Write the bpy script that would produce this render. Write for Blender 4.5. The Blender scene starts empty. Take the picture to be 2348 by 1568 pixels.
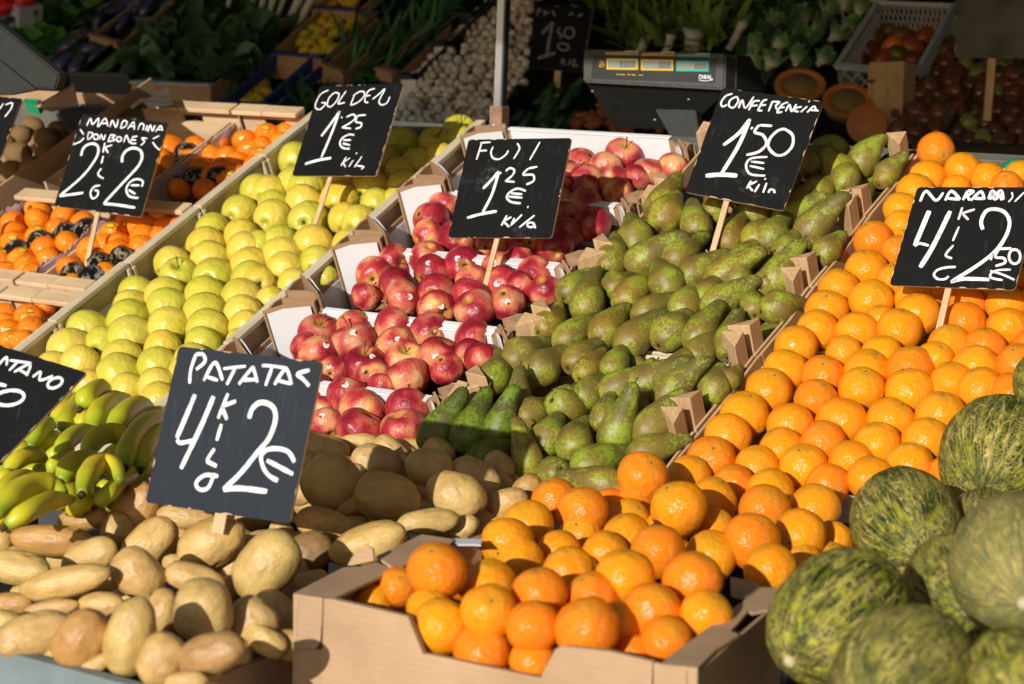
import bpy, math, random
import numpy as np
from mathutils import Vector, Matrix, noise
random.seed(7)
R = math.radians
S = bpy.context.scene
COL = S.collection

# ------------------------------------------------------------------ camera, sky, sun
F, CX, CY = 4852.0, 1173.5, 784.0            # focal length and centre of the survey grid (2347 x 1568)
def _n(a): a = np.array(a, float); return a/np.linalg.norm(a)
_X = _n([7701, -913, 4852]); _V = _n([3494, 3684, -4852]); _V = _n(_V - _X*(_X@_V)); _N = np.cross(_X, _V)
SL = R(27)                                    # slope of the fruit display
_W = _N*math.cos(SL) + _V*math.sin(SL); _Y = _V*math.cos(SL) - _N*math.sin(SL)
CAMH = 1.5
M = np.array([_X, _Y, _W])                    # camera space to world
def wd(c): return Vector(M@np.array(c))
def ray(x, y): return wd([(x-CX)/F, (CY-y)/F, -1.0])
CAM = Vector((0, 0, CAMH))
cR, cU, cB = wd([1, 0, 0]), wd([0, 1, 0]), wd([0, 0, 1])
cd = bpy.data.cameras.new('camera'); cam = bpy.data.objects.new('camera', cd); COL.objects.link(cam)
mw = Matrix.Identity(4)
for i in range(3):
    mw[i][0], mw[i][1], mw[i][2] = cR[i], cU[i], cB[i]
mw.translation = CAM
cam.matrix_world = mw
cd.sensor_width = 36; cd.lens = F/2347*36; cd.clip_start = .05; cd.clip_end = 300
cd.dof.use_dof = True; cd.dof.focus_distance = 3.7; cd.dof.aperture_fstop = 6.0
S.camera = cam
SUN_AZ, SUN_EL = R(-6), R(15.5)
Ldir = Vector((math.sin(SUN_AZ)*math.cos(SUN_EL), math.cos(SUN_AZ)*math.cos(SUN_EL), -math.sin(SUN_EL)))
sd = bpy.data.lights.new('sun', 'SUN'); sd.energy = 4.4; sd.angle = R(.55); sd.color = (1, .975, .93)
so = bpy.data.objects.new('sun', sd); COL.objects.link(so); so.rotation_euler = Ldir.to_track_quat('-Z', 'Y').to_euler()
so.location = (0, -3, 6)
wo = bpy.data.worlds.new('World'); S.world = wo; wo.use_nodes = True
nt = wo.node_tree; nt.nodes.clear()
sky = nt.nodes.new('ShaderNodeTexSky'); sky.sky_type = 'NISHITA'; sky.sun_disc = False
sky.sun_elevation = SUN_EL
sky.sun_rotation = math.atan2(-Ldir.x, -Ldir.y)
bg = nt.nodes.new('ShaderNodeBackground'); bg.inputs[1].default_value = .075
wout = nt.nodes.new('ShaderNodeOutputWorld')
nt.links.new(sky.outputs[0], bg.inputs[0]); nt.links.new(bg.outputs[0], wout.inputs[0])
S.view_settings.view_transform = 'Standard'; S.view_settings.look = 'None'
S.view_settings.exposure = 0.0; S.view_settings.gamma = 1; S.view_settings.use_curve_mapping = False
S.render.engine = 'CYCLES'; S.cycles.use_denoising = True; S.cycles.max_bounces = 7; S.cycles.diffuse_bounces = 4

# ------------------------------------------------------------------ planes of the place
class Plane:
    def __init__(s, point, tilt):
        s.o = point.copy(); a = R(tilt)
        s.u = Vector((1, 0, 0)); s.v = Vector((0, math.cos(a), math.sin(a))); s.n = Vector((0, -math.sin(a), math.cos(a)))
    def at(s, x, y, h=0):
        r = ray(x, y); t = ((s.o - CAM).dot(s.n) + h)/r.dot(s.n)
        return CAM + r*t
    def uv(s, p): d = p - s.o; return d.dot(s.u), d.dot(s.v)
    def mat(s, u=0, v=0, h=0):
        m = Matrix.Identity(4)
        for i in range(3): m[i][0], m[i][1], m[i][2] = s.u[i], s.v[i], s.n[i]
        m.translation = s.o + s.u*u + s.v*v + s.n*h
        return m
D = Plane(CAM + ray(CX, CY)*3.9, 27)                     # sloped fruit display
FP = Plane(D.o + D.v*-.37 + D.n*.03, 3)                     # flatter heap in front of it
r0 = ray(2100, 330); BP = Plane(CAM + r0*(5.4/r0.y), 30)  # stall across the aisle
class Front:                                              # nearest of the two front surfaces
    def at(s, x, y, h=0):
        a, b = D.at(x, y, h), FP.at(x, y, h)
        return a if (a-CAM).length < (b-CAM).length else b
    uv = D.uv
FR = Front()
def depth(p): return (p-CAM).dot(-cB)
def px_m(p): return depth(p)/F                            # metres per survey pixel

# ------------------------------------------------------------------ object helpers
def props(o, label=None, cat=None, group=None, kind=None):
    if label: o['label'] = label
    if cat: o['category'] = cat
    if group: o['group'] = group
    if kind: o['kind'] = kind
    return o
def mk(name, vs, fs, mat, smooth=False, mi=None):
    me = bpy.data.meshes.new(name); me.from_pydata([tuple(v) for v in vs], [], fs)
    for m_ in (mat if isinstance(mat, (list, tuple)) else [mat]): me.materials.append(m_)
    if smooth: me.polygons.foreach_set('use_smooth', [True]*len(me.polygons))
    if mi: me.polygons.foreach_set('material_index', mi)
    me.update(); return me
def ob(name, me, parent=None, mat4=None, color=None):
    o = bpy.data.objects.new(name, me); COL.objects.link(o)
    if parent: o.parent = parent
    if mat4 is not None: o.matrix_local = mat4
    if color: o.color = (*color, 1)
    return o
def empty(name, mat4=None, **k):
    o = bpy.data.objects.new(name, None); COL.objects.link(o); o.empty_display_size = .03
    if mat4 is not None: o.matrix_world = mat4
    return props(o, **k)
BOXF = [(0, 1, 3, 2), (4, 6, 7, 5), (0, 4, 5, 1), (2, 3, 7, 6), (0, 2, 6, 4), (1, 5, 7, 3)]
def boxv(x0, x1, y0, y1, z0, z1, b=0):
    return [(x, y, z) for x in (x0, x1) for y in (y0, y1) for z in (z0, z1)]
def bevel_mesh(me, w, seg=1):
    import bmesh
    bm = bmesh.new(); bm.from_mesh(me)
    bmesh.ops.bevel(bm, geom=bm.edges[:], offset=w, segments=seg, affect='EDGES', clamp_overlap=True)
    bm.to_mesh(me); bm.free()
def box(name, x0, x1, y0, y1, z0, z1, mat, parent=None, mat4=None, bev=0.0015):
    me = mk(name, boxv(x0, x1, y0, y1, z0, z1), BOXF, mat)
    if bev: bevel_mesh(me, bev)
    return ob(name, me, parent, mat4)
def boxes(name, lst, mat, parent=None, mat4=None):
    vs, fs = [], []
    for b in lst:
        k = len(vs); vs += boxv(*b); fs += [tuple(i+k for i in f) for f in BOXF]
    return ob(name, mk(name, vs, fs, mat), parent, mat4)
def prism(pts, vec):
    """closed solid: polygon pts pushed along vec; first face is the original polygon"""
    n_ = len(pts); vs = [Vector(p) for p in pts] + [Vector(p)+vec for p in pts]
    fs = [tuple(range(n_)), tuple(range(2*n_-1, n_-1, -1))] + [(i, i+n_, (i+1) % n_+n_, (i+1) % n_) for i in range(n_)]
    return vs, fs
def solid(name, pts, vec, mat, parent=None, mat4=None, mi=None):
    vs, fs = prism(pts, vec)
    o = vs[0].copy()
    if parent is None and mat4 is None:
        me = mk(name, [v-o for v in vs], fs, mat, mi=mi); r_ = ob(name, me); r_.location = o; return r_
    return ob(name, mk(name, vs, fs, mat, mi=mi), parent, mat4)
def tube(path, rad, seg=10, flat=None):
    """tube along a path with a radius per point"""
    path = [Vector(p) for p in path]; vs, fs = [], []
    n_ = len(path); up = Vector((.13, .21, 1)).normalized()
    for i, p in enumerate(path):
        t = (path[min(i+1, n_-1)] - path[max(i-1, 0)]).normalized()
        a = t.cross(up); a = a.normalized() if a.length > 1e-4 else Vector((1, 0, 0)); b = a.cross(t)
        up = b
        for k in range(seg):
            th = 2*math.pi*k/seg; rr = rad[i]*(1 + (0 if flat is None else flat*(abs(math.cos(2.5*th))*2-1)))
            vs.append(p + (a*math.cos(th) + b*math.sin(th))*rr)
    for i in range(n_-1):
        for k in range(seg):
            k2 = (k+1) % seg; fs.append((i*seg+k, i*seg+k2, (i+1)*seg+k2, (i+1)*seg+k))
    fs.append(tuple(range(seg-1, -1, -1))); fs.append(tuple((n_-1)*seg+k for k in range(seg)))
    return vs, fs
def spline(pts, n_=8, closed=False):
    P = [Vector(p) for p in pts]; out = []
    if len(P) == 2: return [P[0].lerp(P[1], i/n_) for i in range(n_+1)]
    for i in range(len(P)-1):
        p0, p1, p2, p3 = P[max(i-1, 0)], P[i], P[i+1], P[min(i+2, len(P)-1)]
        if closed and i == 0: p0 = P[-2]
        if closed and i == len(P)-2: p3 = P[1]
        for k in range(n_):
            t = k/n_
            out.append(.5*((2*p1) + (p2-p0)*t + (2*p0-5*p1+4*p2-p3)*t*t + (3*p1-p0-3*p2+p3)*t**3))
    out.append(P[-1]); return out
def basis(z, x=None):
    z = z.normalized(); x = x if x is not None else Vector((.3, .5, .81))
    x = x - z*x.dot(z)
    if x.length < 1e-4: x = z.orthogonal()
    x.normalize(); y = z.cross(x)
    return Matrix((x, y, z)).transposed()
def trs(loc, rot3, sc):
    m = rot3.to_4x4() @ Matrix.Diagonal((*((sc,)*3 if isinstance(sc, (int, float)) else sc), 1)); m.translation = loc; return m
def rv(): return Vector((random.gauss(0, 1), random.gauss(0, 1), random.gauss(0, 1))).normalized()
ORD = ['zeroth', 'first', 'second', 'third', 'fourth', 'fifth', 'sixth', 'seventh', 'eighth', 'ninth', 'tenth', 'eleventh', 'twelfth',
       'thirteenth', 'fourteenth', 'fifteenth', 'sixteenth', 'seventeenth', 'eighteenth', 'nineteenth', 'twentieth']
ORD += ['twenty-'+w for w in ORD[1:10]] + ['thirtieth'] + ['thirty-'+w for w in ORD[1:10]]
def rows_label(objs, plane, zone, gap=.055):
    """objs: (object, look). Names each fruit by its row up the slope and its place in the row."""
    it = sorted(((plane.uv(o.matrix_world.translation if o.parent is None else o.location), o, look) for o, look in objs), key=lambda q: q[0][1])
    rows, cur, v0 = [], [], None
    for q in it:
        if v0 is None or q[0][1]-v0 > gap: cur = []; rows.append(cur); v0 = q[0][1]
        cur.append(q)
    for i, rw in enumerate(rows):
        rw.sort(key=lambda q: q[0][0])
        for j, (_, o, look) in enumerate(rw):
            if len(rw) == 1: o['label'] = f"{look} {zone}, alone in its row, {ORD[i+1]} from the front"
            else: o['label'] = f"{look} {zone}, {ORD[i+1]} row from front, {ORD[j+1]} from left"

# ------------------------------------------------------------------ materials
def newmat(name):
    m = bpy.data.materials.new(name); m.use_nodes = True; t = m.node_tree; b = t.nodes['Principled BSDF']
    return m, t, b
class NB:
    """short helpers to wire nodes"""
    def __init__(s, name, rough=.5, spec=.5):
        s.m, s.t, s.b = newmat(name); s.b.inputs['Roughness'].default_value = rough
        s.b.inputs['Specular IOR Level'].default_value = spec
        s.tc = s.N('ShaderNodeTexCoord'); s.oi = s.N('ShaderNodeObjectInfo')
    def N(s, k, **kw):
        n_ = s.t.nodes.new(k)
        for a, v in kw.items(): setattr(n_, a, v)
        return n_
    def L(s, a, b): s.t.links.new(a, b)
    def seeded(s, scale=(1, 1, 1), co='Object', seed=True):
        mp = s.N('ShaderNodeMapping'); mp.inputs['Scale'].default_value = scale; s.L(s.tc.outputs[co], mp.inputs[0])
        if seed:
            mu = s.N('ShaderNodeMath', operation='MULTIPLY'); mu.inputs[1].default_value = 57.0
            s.L(s.oi.outputs['Random'], mu.inputs[0]); s.L(mu.outputs[0], mp.inputs[1])
        return mp.outputs[0]
    def noise(s, vec, scale, detail=3, rough=.5, dist=0):
        n_ = s.N('ShaderNodeTexNoise'); n_.inputs['Scale'].default_value = scale; n_.inputs['Detail'].default_value = detail
        n_.inputs['Roughness'].default_value = rough; n_.inputs['Distortion'].default_value = dist
        s.L(vec, n_.inputs['Vector']); return n_.outputs['Fac']
    def ramp(s, fac, stops):
        r_ = s.N('ShaderNodeValToRGB'); s.L(fac, r_.inputs[0]); e = r_.color_ramp.elements
        e[0].position, e[0].color = stops[0][0], (*stops[0][1], 1); e[1].position, e[1].color = stops[1][0], (*stops[1][1], 1)
        for p, c in stops[2:]: q = e.new(p); q.color = (*c, 1)
        return r_.outputs[0]
    def mix(s, fac, a, b, mode='MIX'):
        n_ = s.N('ShaderNodeMix', data_type='RGBA', blend_type=mode)
        for v, i in ((fac, 0), (a, 6), (b, 7)):
            if isinstance(v, (int, float)): n_.inputs[i].default_value = v
            elif isinstance(v, tuple): n_.inputs[i].default_value = (*v, 1)
            else: s.L(v, n_.inputs[i])
        return n_.outputs[2]
    def math(s, op, a, b=None, clamp=False):
        n_ = s.N('ShaderNodeMath', operation=op, use_clamp=clamp)
        for v, i in ((a, 0), (b, 1)):
            if v is None: continue
            if isinstance(v, (int, float)): n_.inputs[i].default_value = v
            else: s.L(v, n_.inputs[i])
        return n_.outputs[0]
    def step(s, x, a, b):
        n_ = s.N('ShaderNodeMapRange'); n_.inputs[1].default_value = a; n_.inputs[2].default_value = b
        s.L(x, n_.inputs[0]); return n_.outputs[0]
    def bump(s, h, strength=.3, dist=.01, prev=None):
        n_ = s.N('ShaderNodeBump'); n_.inputs['Strength'].default_value = strength; n_.inputs['Distance'].default_value = dist
        s.L(h, n_.inputs['Height'])
        if prev is not None: s.L(prev, n_.inputs['Normal'])
        s.L(n_.outputs[0], s.b.inputs['Normal']); return n_.outputs[0]
    def col(s, c):
        if isinstance(c, tuple): s.b.inputs['Base Color'].default_value = (*c, 1)
        else: s.L(c, s.b.inputs['Base Color'])
        return s.m
def simple(name, c, rough=.6, var=.15, scale=20, bump=0, metal=0, spec=.4, stretch=(1, 1, 1)):
    q = NB(name, rough, spec); v = q.seeded(stretch); f = q.noise(v, scale, 4)
    lo = tuple(x*(1-var) for x in c); hi = tuple(min(1, x*(1+var)) for x in c)
    q.col(q.ramp(f, [(.3, lo), (.7, hi)])); q.b.inputs['Metallic'].default_value = metal
    if bump: q.bump(f, bump, .002)
    return q.m
# orange rind: object colour is the rind tint, pores are relief
def rind(name, pore=30, bump=.35, rough=.36):
    q = NB(name, rough, .5); v = q.seeded()
    big = q.noise(v, 1.4, 2); c = q.mix(q.step(big, .35, .7), q.oi.outputs['Color'], (1, .22, .002), 'MIX')
    c = q.mix(.30, q.oi.outputs['Color'], c)
    sep = q.N('ShaderNodeSeparateXYZ'); q.L(q.tc.outputs['Object'], sep.inputs[0])
    c = q.mix(q.math('MULTIPLY', q.step(sep.outputs[2], .72, 1.0), .45), c, (.42, .34, .02))
    sp = q.noise(v, 9, 4); c = q.mix(q.math('MULTIPLY', q.step(sp, .66, .74), .5), c, (.33, .13, .02))
    q.col(c)
    vo = q.N('ShaderNodeTexVoronoi'); vo.inputs['Scale'].default_value = pore; q.L(v, vo.inputs['Vector'])
    h = q.math('ADD', q.step(vo.outputs['Distance'], 0, .5), q.math('MULTIPLY', q.noise(v, 3, 2), .5))
    q.bump(h, bump, .014)
    q.b.inputs['Subsurface Weight'].default_value = .0
    return q.m
M_ORANGE = rind('orange_rind', 24, .5, .36)
M_MAND = rind('mandarin_rind', 14, .4, .27)
def apple_mat(name, c1, c2, streak, rough=.25):
    q = NB(name, rough, .5); v = q.seeded((1, 1, 1))
    vs = q.seeded((7, 7, 1.0)); st = q.noise(vs, 2.0, 5, .6); big = q.noise(v, .85, 1.5)
    c = q.ramp(q.math('ADD', q.math('MULTIPLY', st, streak), q.math('MULTIPLY', big, 1-streak)), c1)
    c = q.mix(q.oi.outputs['Alpha'], c, q.mix(1.0, c, q.oi.outputs['Color'], 'MULTIPLY'))
    sep = q.N('ShaderNodeSeparateXYZ'); q.L(q.tc.outputs['Object'], sep.inputs[0])
    r2 = q.math('ADD', q.math('POWER', sep.outputs[0], 2), q.math('POWER', sep.outputs[1], 2))
    c = q.mix(q.math('MULTIPLY', q.math('SUBTRACT', 1.0, q.step(r2, .0, .13)), .75), c, c2)
    vo = q.N('ShaderNodeTexVoronoi'); vo.inputs['Scale'].default_value = 7; q.L(v, vo.inputs['Vector'])
    c = q.mix(q.math('MULTIPLY', q.math('SUBTRACT', 1.0, q.step(vo.outputs['Distance'], .05, .1)), .55), c, (.62, .45, .18))
    q.col(c); q.bump(q.noise(v, 2.5, 2), .15, .05)
    return q.m
M_GOLD = apple_mat('golden_apple_skin', [(.25, (.54, .47, .035)), (.5, (.68, .53, .07)), (.8, (.76, .55, .12))], (.30, .36, .03), .15, .36)
M_FUJI = apple_mat('red_apple_skin', [(.37, (.24, .008, .02)), (.46, (.40, .024, .036)), (.53, (.56, .11, .07)), (.65, (.72, .36, .15))], (.50, .30, .04), .2, .40)
def pear_mat():
    q = NB('pear_skin', .42, .45); v = q.seeded()
    sep = q.N('ShaderNodeSeparateXYZ'); q.L(q.tc.outputs['Object'], sep.inputs[0])
    base = q.ramp(q.noise(v, .8, 2), [(.3, (.155, .10, .024)), (.7, (.25, .18, .03))])
    base = q.mix(q.step(sep.outputs[2], .3, 2.2), base, (.13, .11, .027))
    sp = q.noise(v, 6, 6, .85); bigm = q.noise(v, 1.0, 2)
    k = q.math('ADD', sp, q.math('MULTIPLY', q.math('SUBTRACT', bigm, .5), .55))
    k = q.math('ADD', k, q.math('MULTIPLY', q.oi.outputs['Random'], .06))
    base = q.mix(q.step(k, .55, .59), base, (.28, .33, .03))
    base = q.mix(1.0, base, q.oi.outputs['Color'], 'MULTIPLY')
    dk = q.noise(v, 5, 5, .7); base = q.mix(q.math('MULTIPLY', q.step(dk, .64, .7), .8), base, (.09, .05, .02))
    q.col(base); q.bump(q.math('ADD', q.math('MULTIPLY', sp, .4), q.noise(v, 1.6, 2)), .12, .06)
    return q.m
M_PEAR = pear_mat()
def potato_mat():
    q = NB('potato_skin', .42, .45); v = q.seeded()
    c = q.ramp(q.noise(v, 1.3, 4, .6), [(.3, (.44, .265, .085)), (.5, (.60, .375, .12)), (.72, (.69, .455, .165))])
    c = q.mix(1.0, c, q.oi.outputs['Color'], 'MULTIPLY')
    vo = q.N('ShaderNodeTexVoronoi'); vo.inputs['Scale'].default_value = 6; q.L(v, vo.inputs['Vector'])
    c = q.mix(q.math('MULTIPLY', q.math('SUBTRACT', 1.0, q.step(vo.outputs['Distance'], .06, .16)), .55), c, (.24, .12, .05))
    d = q.noise(v, 3.2, 6, .7); c = q.mix(q.math('MULTIPLY', q.step(d, .54, .72), .45), c, (.30, .165, .07)); c = q.mix(q.math('MULTIPLY', q.step(q.noise(v, 14, 5, .8), .62, .7), .6), c, (.22, .12, .05))
    q.col(c); q.bump(q.math('ADD', q.noise(v, 3, 3), q.math('MULTIPLY', q.noise(v, 22, 3), .15)), .16, .05)
    return q.m
M_POT = potato_mat()
def melon_mat():
    q = NB('netted_melon_skin', .5, .22); v = q.seeded((1, 1, 1))
    vl = q.seeded((2.6, 2.6, .8)); warp = q.N('ShaderNodeTexNoise'); warp.inputs['Scale'].default_value = 3.0
    warp.inputs['Detail'].default_value = 3; q.L(v, warp.inputs['Vector'])
    wv = q.N('ShaderNodeVectorMath', operation='SCALE'); wv.inputs['Scale'].default_value = .35; q.L(warp.outputs['Color'], wv.inputs[0])
    sp = q.N('ShaderNodeSeparateXYZ'); q.L(q.tc.outputs['Object'], sp.inputs[0])
    rr = q.math('MAXIMUM', q.math('SQRT', q.math('ADD', q.math('POWER', sp.outputs[0], 2), q.math('POWER', sp.outputs[1], 2))), .03)
    cy_ = q.N('ShaderNodeCombineXYZ'); q.L(q.math('DIVIDE', sp.outputs[0], rr), cy_.inputs[0]); q.L(q.math('DIVIDE', sp.outputs[1], rr), cy_.inputs[1]); q.L(sp.outputs[2], cy_.inputs[2])
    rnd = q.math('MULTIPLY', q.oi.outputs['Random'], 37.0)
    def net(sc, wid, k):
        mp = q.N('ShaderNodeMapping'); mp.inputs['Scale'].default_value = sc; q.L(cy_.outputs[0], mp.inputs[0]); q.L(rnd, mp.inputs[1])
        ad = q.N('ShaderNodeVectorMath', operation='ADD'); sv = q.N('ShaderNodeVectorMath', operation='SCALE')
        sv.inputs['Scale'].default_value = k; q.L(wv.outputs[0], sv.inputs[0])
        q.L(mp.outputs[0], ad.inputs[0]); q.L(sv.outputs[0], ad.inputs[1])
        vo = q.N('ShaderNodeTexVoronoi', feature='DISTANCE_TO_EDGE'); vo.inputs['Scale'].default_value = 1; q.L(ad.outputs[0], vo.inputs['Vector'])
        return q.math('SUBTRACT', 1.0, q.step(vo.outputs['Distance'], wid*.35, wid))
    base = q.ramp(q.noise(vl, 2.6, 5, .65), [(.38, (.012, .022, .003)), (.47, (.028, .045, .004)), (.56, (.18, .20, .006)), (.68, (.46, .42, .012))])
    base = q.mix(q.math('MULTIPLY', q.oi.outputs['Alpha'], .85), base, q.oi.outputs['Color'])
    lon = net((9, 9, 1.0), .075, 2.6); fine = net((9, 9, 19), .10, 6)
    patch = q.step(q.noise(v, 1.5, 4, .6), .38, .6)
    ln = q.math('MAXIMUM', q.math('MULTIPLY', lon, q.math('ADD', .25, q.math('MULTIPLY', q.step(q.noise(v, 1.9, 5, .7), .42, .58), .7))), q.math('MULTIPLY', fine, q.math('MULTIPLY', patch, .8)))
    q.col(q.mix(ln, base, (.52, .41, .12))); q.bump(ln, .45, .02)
    return q.m
M_MELON = melon_mat()
def banana_mat():
    q = NB('banana_skin', .4, .4); v = q.seeded(seed=False)
    at = q.N('ShaderNodeAttribute', attribute_name='along')
    c = q.ramp(at.outputs['Fac'], [(.0, (.20, .27, .02)), (.13, (.50, .50, .03)), (.3, (.80, .58, .035)), (.72, (.80, .58, .04)), (.9, (.42, .46, .03)), (1.0, (.13, .2, .02))])
    c = q.mix(q.math('MULTIPLY', q.step(q.noise(v, 12, 3), .42, .68), .5), c, (.38, .48, .025))
    c = q.mix(q.math('MULTIPLY', q.step(q.noise(v, 60, 5, .75), .68, .74), .85), c, (.08, .04, .02))
    q.col(q.mix(1.0, c, q.oi.outputs['Color'], 'MULTIPLY')); q.bump(q.noise(v, 40, 2), .1, .003)
    return q.m
M_BAN = banana_mat()
def wood(name, a, b, grain=(1, 14, 14), rough=.65, sc=6):
    q = NB(name, rough, .25); v = q.seeded(grain); f = q.noise(v, sc, 5, .6, .6); f2 = q.noise(q.seeded(), 7, 2)
    c = q.ramp(f, [(.3, a), (.7, b)]); c = q.mix(q.math('MULTIPLY', q.step(f2, .45, .8), .35), c, tuple(x*.55 for x in a))
    kn = q.N('ShaderNodeTexVoronoi'); kn.inputs['Scale'].default_value = 3.3; q.L(q.seeded((1, 2, 2)), kn.inputs['Vector'])
    c = q.mix(q.math('SUBTRACT', 1.0, q.step(kn.outputs['Distance'], .03, .06)), c, (.16, .08, .03))
    q.col(c); q.bump(f, .25, .0015); return q.m
M_WPALE = wood('pale_poplar_wood', (.55, .46, .30), (.72, .62, .43))
M_WPALEV = wood('pale_wood_along_slope', (.52, .43, .28), (.70, .59, .41), (14, 1, 14))
M_WPINK = wood('peeled_veneer_wood', (.60, .40, .22), (.76, .56, .34), (1.2, 8, 8))
M_WPOST = wood('rough_post_wood', (.46, .27, .12), (.66, .45, .25), (16, 16, 1.5), .75)
M_WTHIN = wood('thin_side_board_wood', (.50, .29, .13), (.68, .45, .24), (14, 1.2, 14), .7)
M_WDARK = wood('weathered_wood_and_flap_shade', (.045, .035, .025), (.10, .08, .055), (1, 12, 12), .8)
M_STICK = wood('sign_stick_wood', (.50, .33, .17), (.68, .49, .28), (12, 12, 1), .7)
def card(name, a, b):
    q = NB(name, .85, .15); v = q.seeded((1, 1, 1)); f = q.noise(v, 9, 5, .6)
    wv = q.N('ShaderNodeTexWave', wave_type='BANDS', bands_direction='Z'); wv.inputs['Scale'].default_value = 40
    wv.inputs['Distortion'].default_value = .6; q.L(q.tc.outputs['Object'], wv.inputs['Vector'])
    c = q.ramp(f, [(.3, a), (.7, b)]); c = q.mix(q.math('MULTIPLY', wv.outputs['Fac'], .09), c, tuple(x*.5 for x in a)); q.col(c)
    q.bump(wv.outputs['Fac'], .12, .001); return q.m
M_CARD = card('corrugated_cardboard', (.42, .265, .15), (.53, .35, .205))
M_CARDD = card('brown_tray_cardboard', (.34, .20, .11), (.44, .27, .155))
M_WHITE = simple('white_card_liner', (.76, .76, .76), .55, .05, 8, .05)
M_PURPLE = simple('blue_purple_paper', (.10, .11, .20), .8, .2, 12, .1)
M_PINKP = simple('mauve_paper_liner', (.50, .42, .47), .75, .12, 15, .1)
M_BLACKP = simple('black_plastic', (.012, .012, .014), .35, .2, 10)
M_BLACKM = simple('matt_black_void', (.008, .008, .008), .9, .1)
M_GREYP = simple('worn_grey_plastic', (.075, .075, .072), .5, .25, 30, .05)
M_SCALE = simple('scale_housing_plastic', (.060, .060, .052), .55, .16, 60, .08)
M_SCALED = simple('scale_dark_panel', (.03, .032, .028), .4, .12, 30)
M_STEEL = simple('aluminium_profile', (.62, .62, .62), .32, .08, 30, 0, .85)
M_BRACK = simple('rusty_pole_bracket', (.30, .17, .10), .6, .3, 40, .1)
M_LCD = simple('lcd_glass', (.27, .31, .26), .25, .04)
M_LCDINK = simple('lcd_segments', (.03, .035, .03), .4, 0)
M_YFR = simple('yellow_frame', (.75, .42, .03), .45, .05)
M_TFR = simple('teal_frame', (.02, .38, .32), .45, .05)
M_WINK = simple('white_print', (.8, .8, .8), .5, .03)
M_BLUEGREY = simple('painted_blue_grey_board', (.19, .235, .235), .6, .15, 14, .1)
M_GREENP = simple('green_plastic', (.01, .30, .12), .4, .1)
M_BLUEC = simple('blue_printed_card', (.02, .05, .22), .6, .15)
M_STEM = simple('stem_brown', (.12, .07, .03), .8, .3, 30)
M_FLAPD = M_CARDD
M_CALYX = simple('calyx_dark', (.05, .03, .015), .9, .3, 30)
M_BTN = simple('orange_stem_button', (.17, .15, .04), .8, .3, 30)
M_STKW = simple('sticker_white', (.80, .80, .78), .4, .02)
M_STKR = simple('sticker_red', (.62, .03, .03), .4, .02)
M_STKY = simple('sticker_yellow_print', (.62, .45, .02), .4, .1, 8)
M_STKB = simple('sticker_black', (.02, .02, .02), .4, .02)
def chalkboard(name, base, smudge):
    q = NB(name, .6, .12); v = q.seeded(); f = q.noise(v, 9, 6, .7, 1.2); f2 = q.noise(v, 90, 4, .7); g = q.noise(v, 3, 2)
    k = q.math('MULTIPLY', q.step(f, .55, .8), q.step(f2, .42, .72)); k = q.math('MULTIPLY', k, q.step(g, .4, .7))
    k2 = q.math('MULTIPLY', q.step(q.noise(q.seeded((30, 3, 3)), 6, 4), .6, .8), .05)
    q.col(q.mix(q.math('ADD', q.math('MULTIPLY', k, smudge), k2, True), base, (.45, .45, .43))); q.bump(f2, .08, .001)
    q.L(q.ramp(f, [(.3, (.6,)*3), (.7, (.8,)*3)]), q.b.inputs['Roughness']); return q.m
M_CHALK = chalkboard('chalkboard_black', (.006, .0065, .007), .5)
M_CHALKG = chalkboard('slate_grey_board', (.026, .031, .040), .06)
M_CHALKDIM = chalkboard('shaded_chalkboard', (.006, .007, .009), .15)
M_FELT = simple('dull_grey_board', (.10, .105, .095), .7, .45, 9, .1)
def paint():
    q = NB('white_chalk_paint', .7, .3); v = q.seeded((1, 1, 1)); f = q.noise(v, 70, 5, .75)
    q.col(q.ramp(f, [(.32, (.42, .43, .45)), (.52, (.80, .80, .80))])); return q.m
M_PAINT = paint(); M_PAINTDIM = simple('faint_chalk', (.16, .17, .19), .8, .3, 60)  # second chalk is darker and bluer, for the far signs
def wrapm():
    q = NB('printed_black_wrapper', .22, .6); v = q.seeded(); f = q.noise(v, 1.6, 3, .6, .8)
    c = q.mix(q.step(f, .56, .60), (.012, .012, .013), (.55, .50, .55)); g = q.noise(v, 5, 3, .6, 1)
    c = q.mix(q.math('MULTIPLY', q.step(f, .50, .56), q.step(g, .52, .56)), c, (.5, .36, .03)); q.col(c)
    q.bump(q.noise(v, 4, 5, .7, 1.5), .7, .12); return q.m
M_WRAP = wrapm()
def veg(name, a, b, rough=.4, sc=3, stretch=(1, 1, 1), bump=.2):
    q = NB(name, rough, .45); v = q.seeded(stretch); f = q.noise(v, sc, 4, .6)
    c = q.ramp(f, [(.35, a), (.65, b)]); c = q.mix(1.0, c, q.oi.outputs['Color'], 'MULTIPLY'); q.col(c); q.bump(f, bump, .05); return q.m
M_EGG = veg('aubergine_skin', (.03, .03, .085), (.07, .065, .17), .22, 1.5, bump=.05)  # blue sky sheen is put into the skin's base colour
M_CUC = veg('dark_cucumber_skin', (.02, .06, .02), (.06, .14, .035), .35, 3)
M_LEM = veg('lemon_skin', (.55, .36, .01), (.70, .48, .02), .4, 12)
M_MUSH = veg('mushroom_cap', (.60, .55, .50), (.80, .77, .72), .7, 2)
M_MUSHS = veg('mushroom_underside', (.30, .20, .13), (.42, .3, .2), .8, 4)
M_KUM = veg('brown_tomato_skin', (.10, .035, .022), (.19, .065, .035), .22, 1.2, bump=.04)
M_MANGO = veg('mango_skin', (.10, .10, .02), (.42, .10, .03), .35, .9, bump=.05)
M_KIWI = veg('kiwi_skin', (.16, .085, .03), (.25, .15, .05), .8, 14)
M_SWEET = veg('sweet_potato_skin', (.26, .07, .03), (.38, .12, .05), .7, 3)
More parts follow.
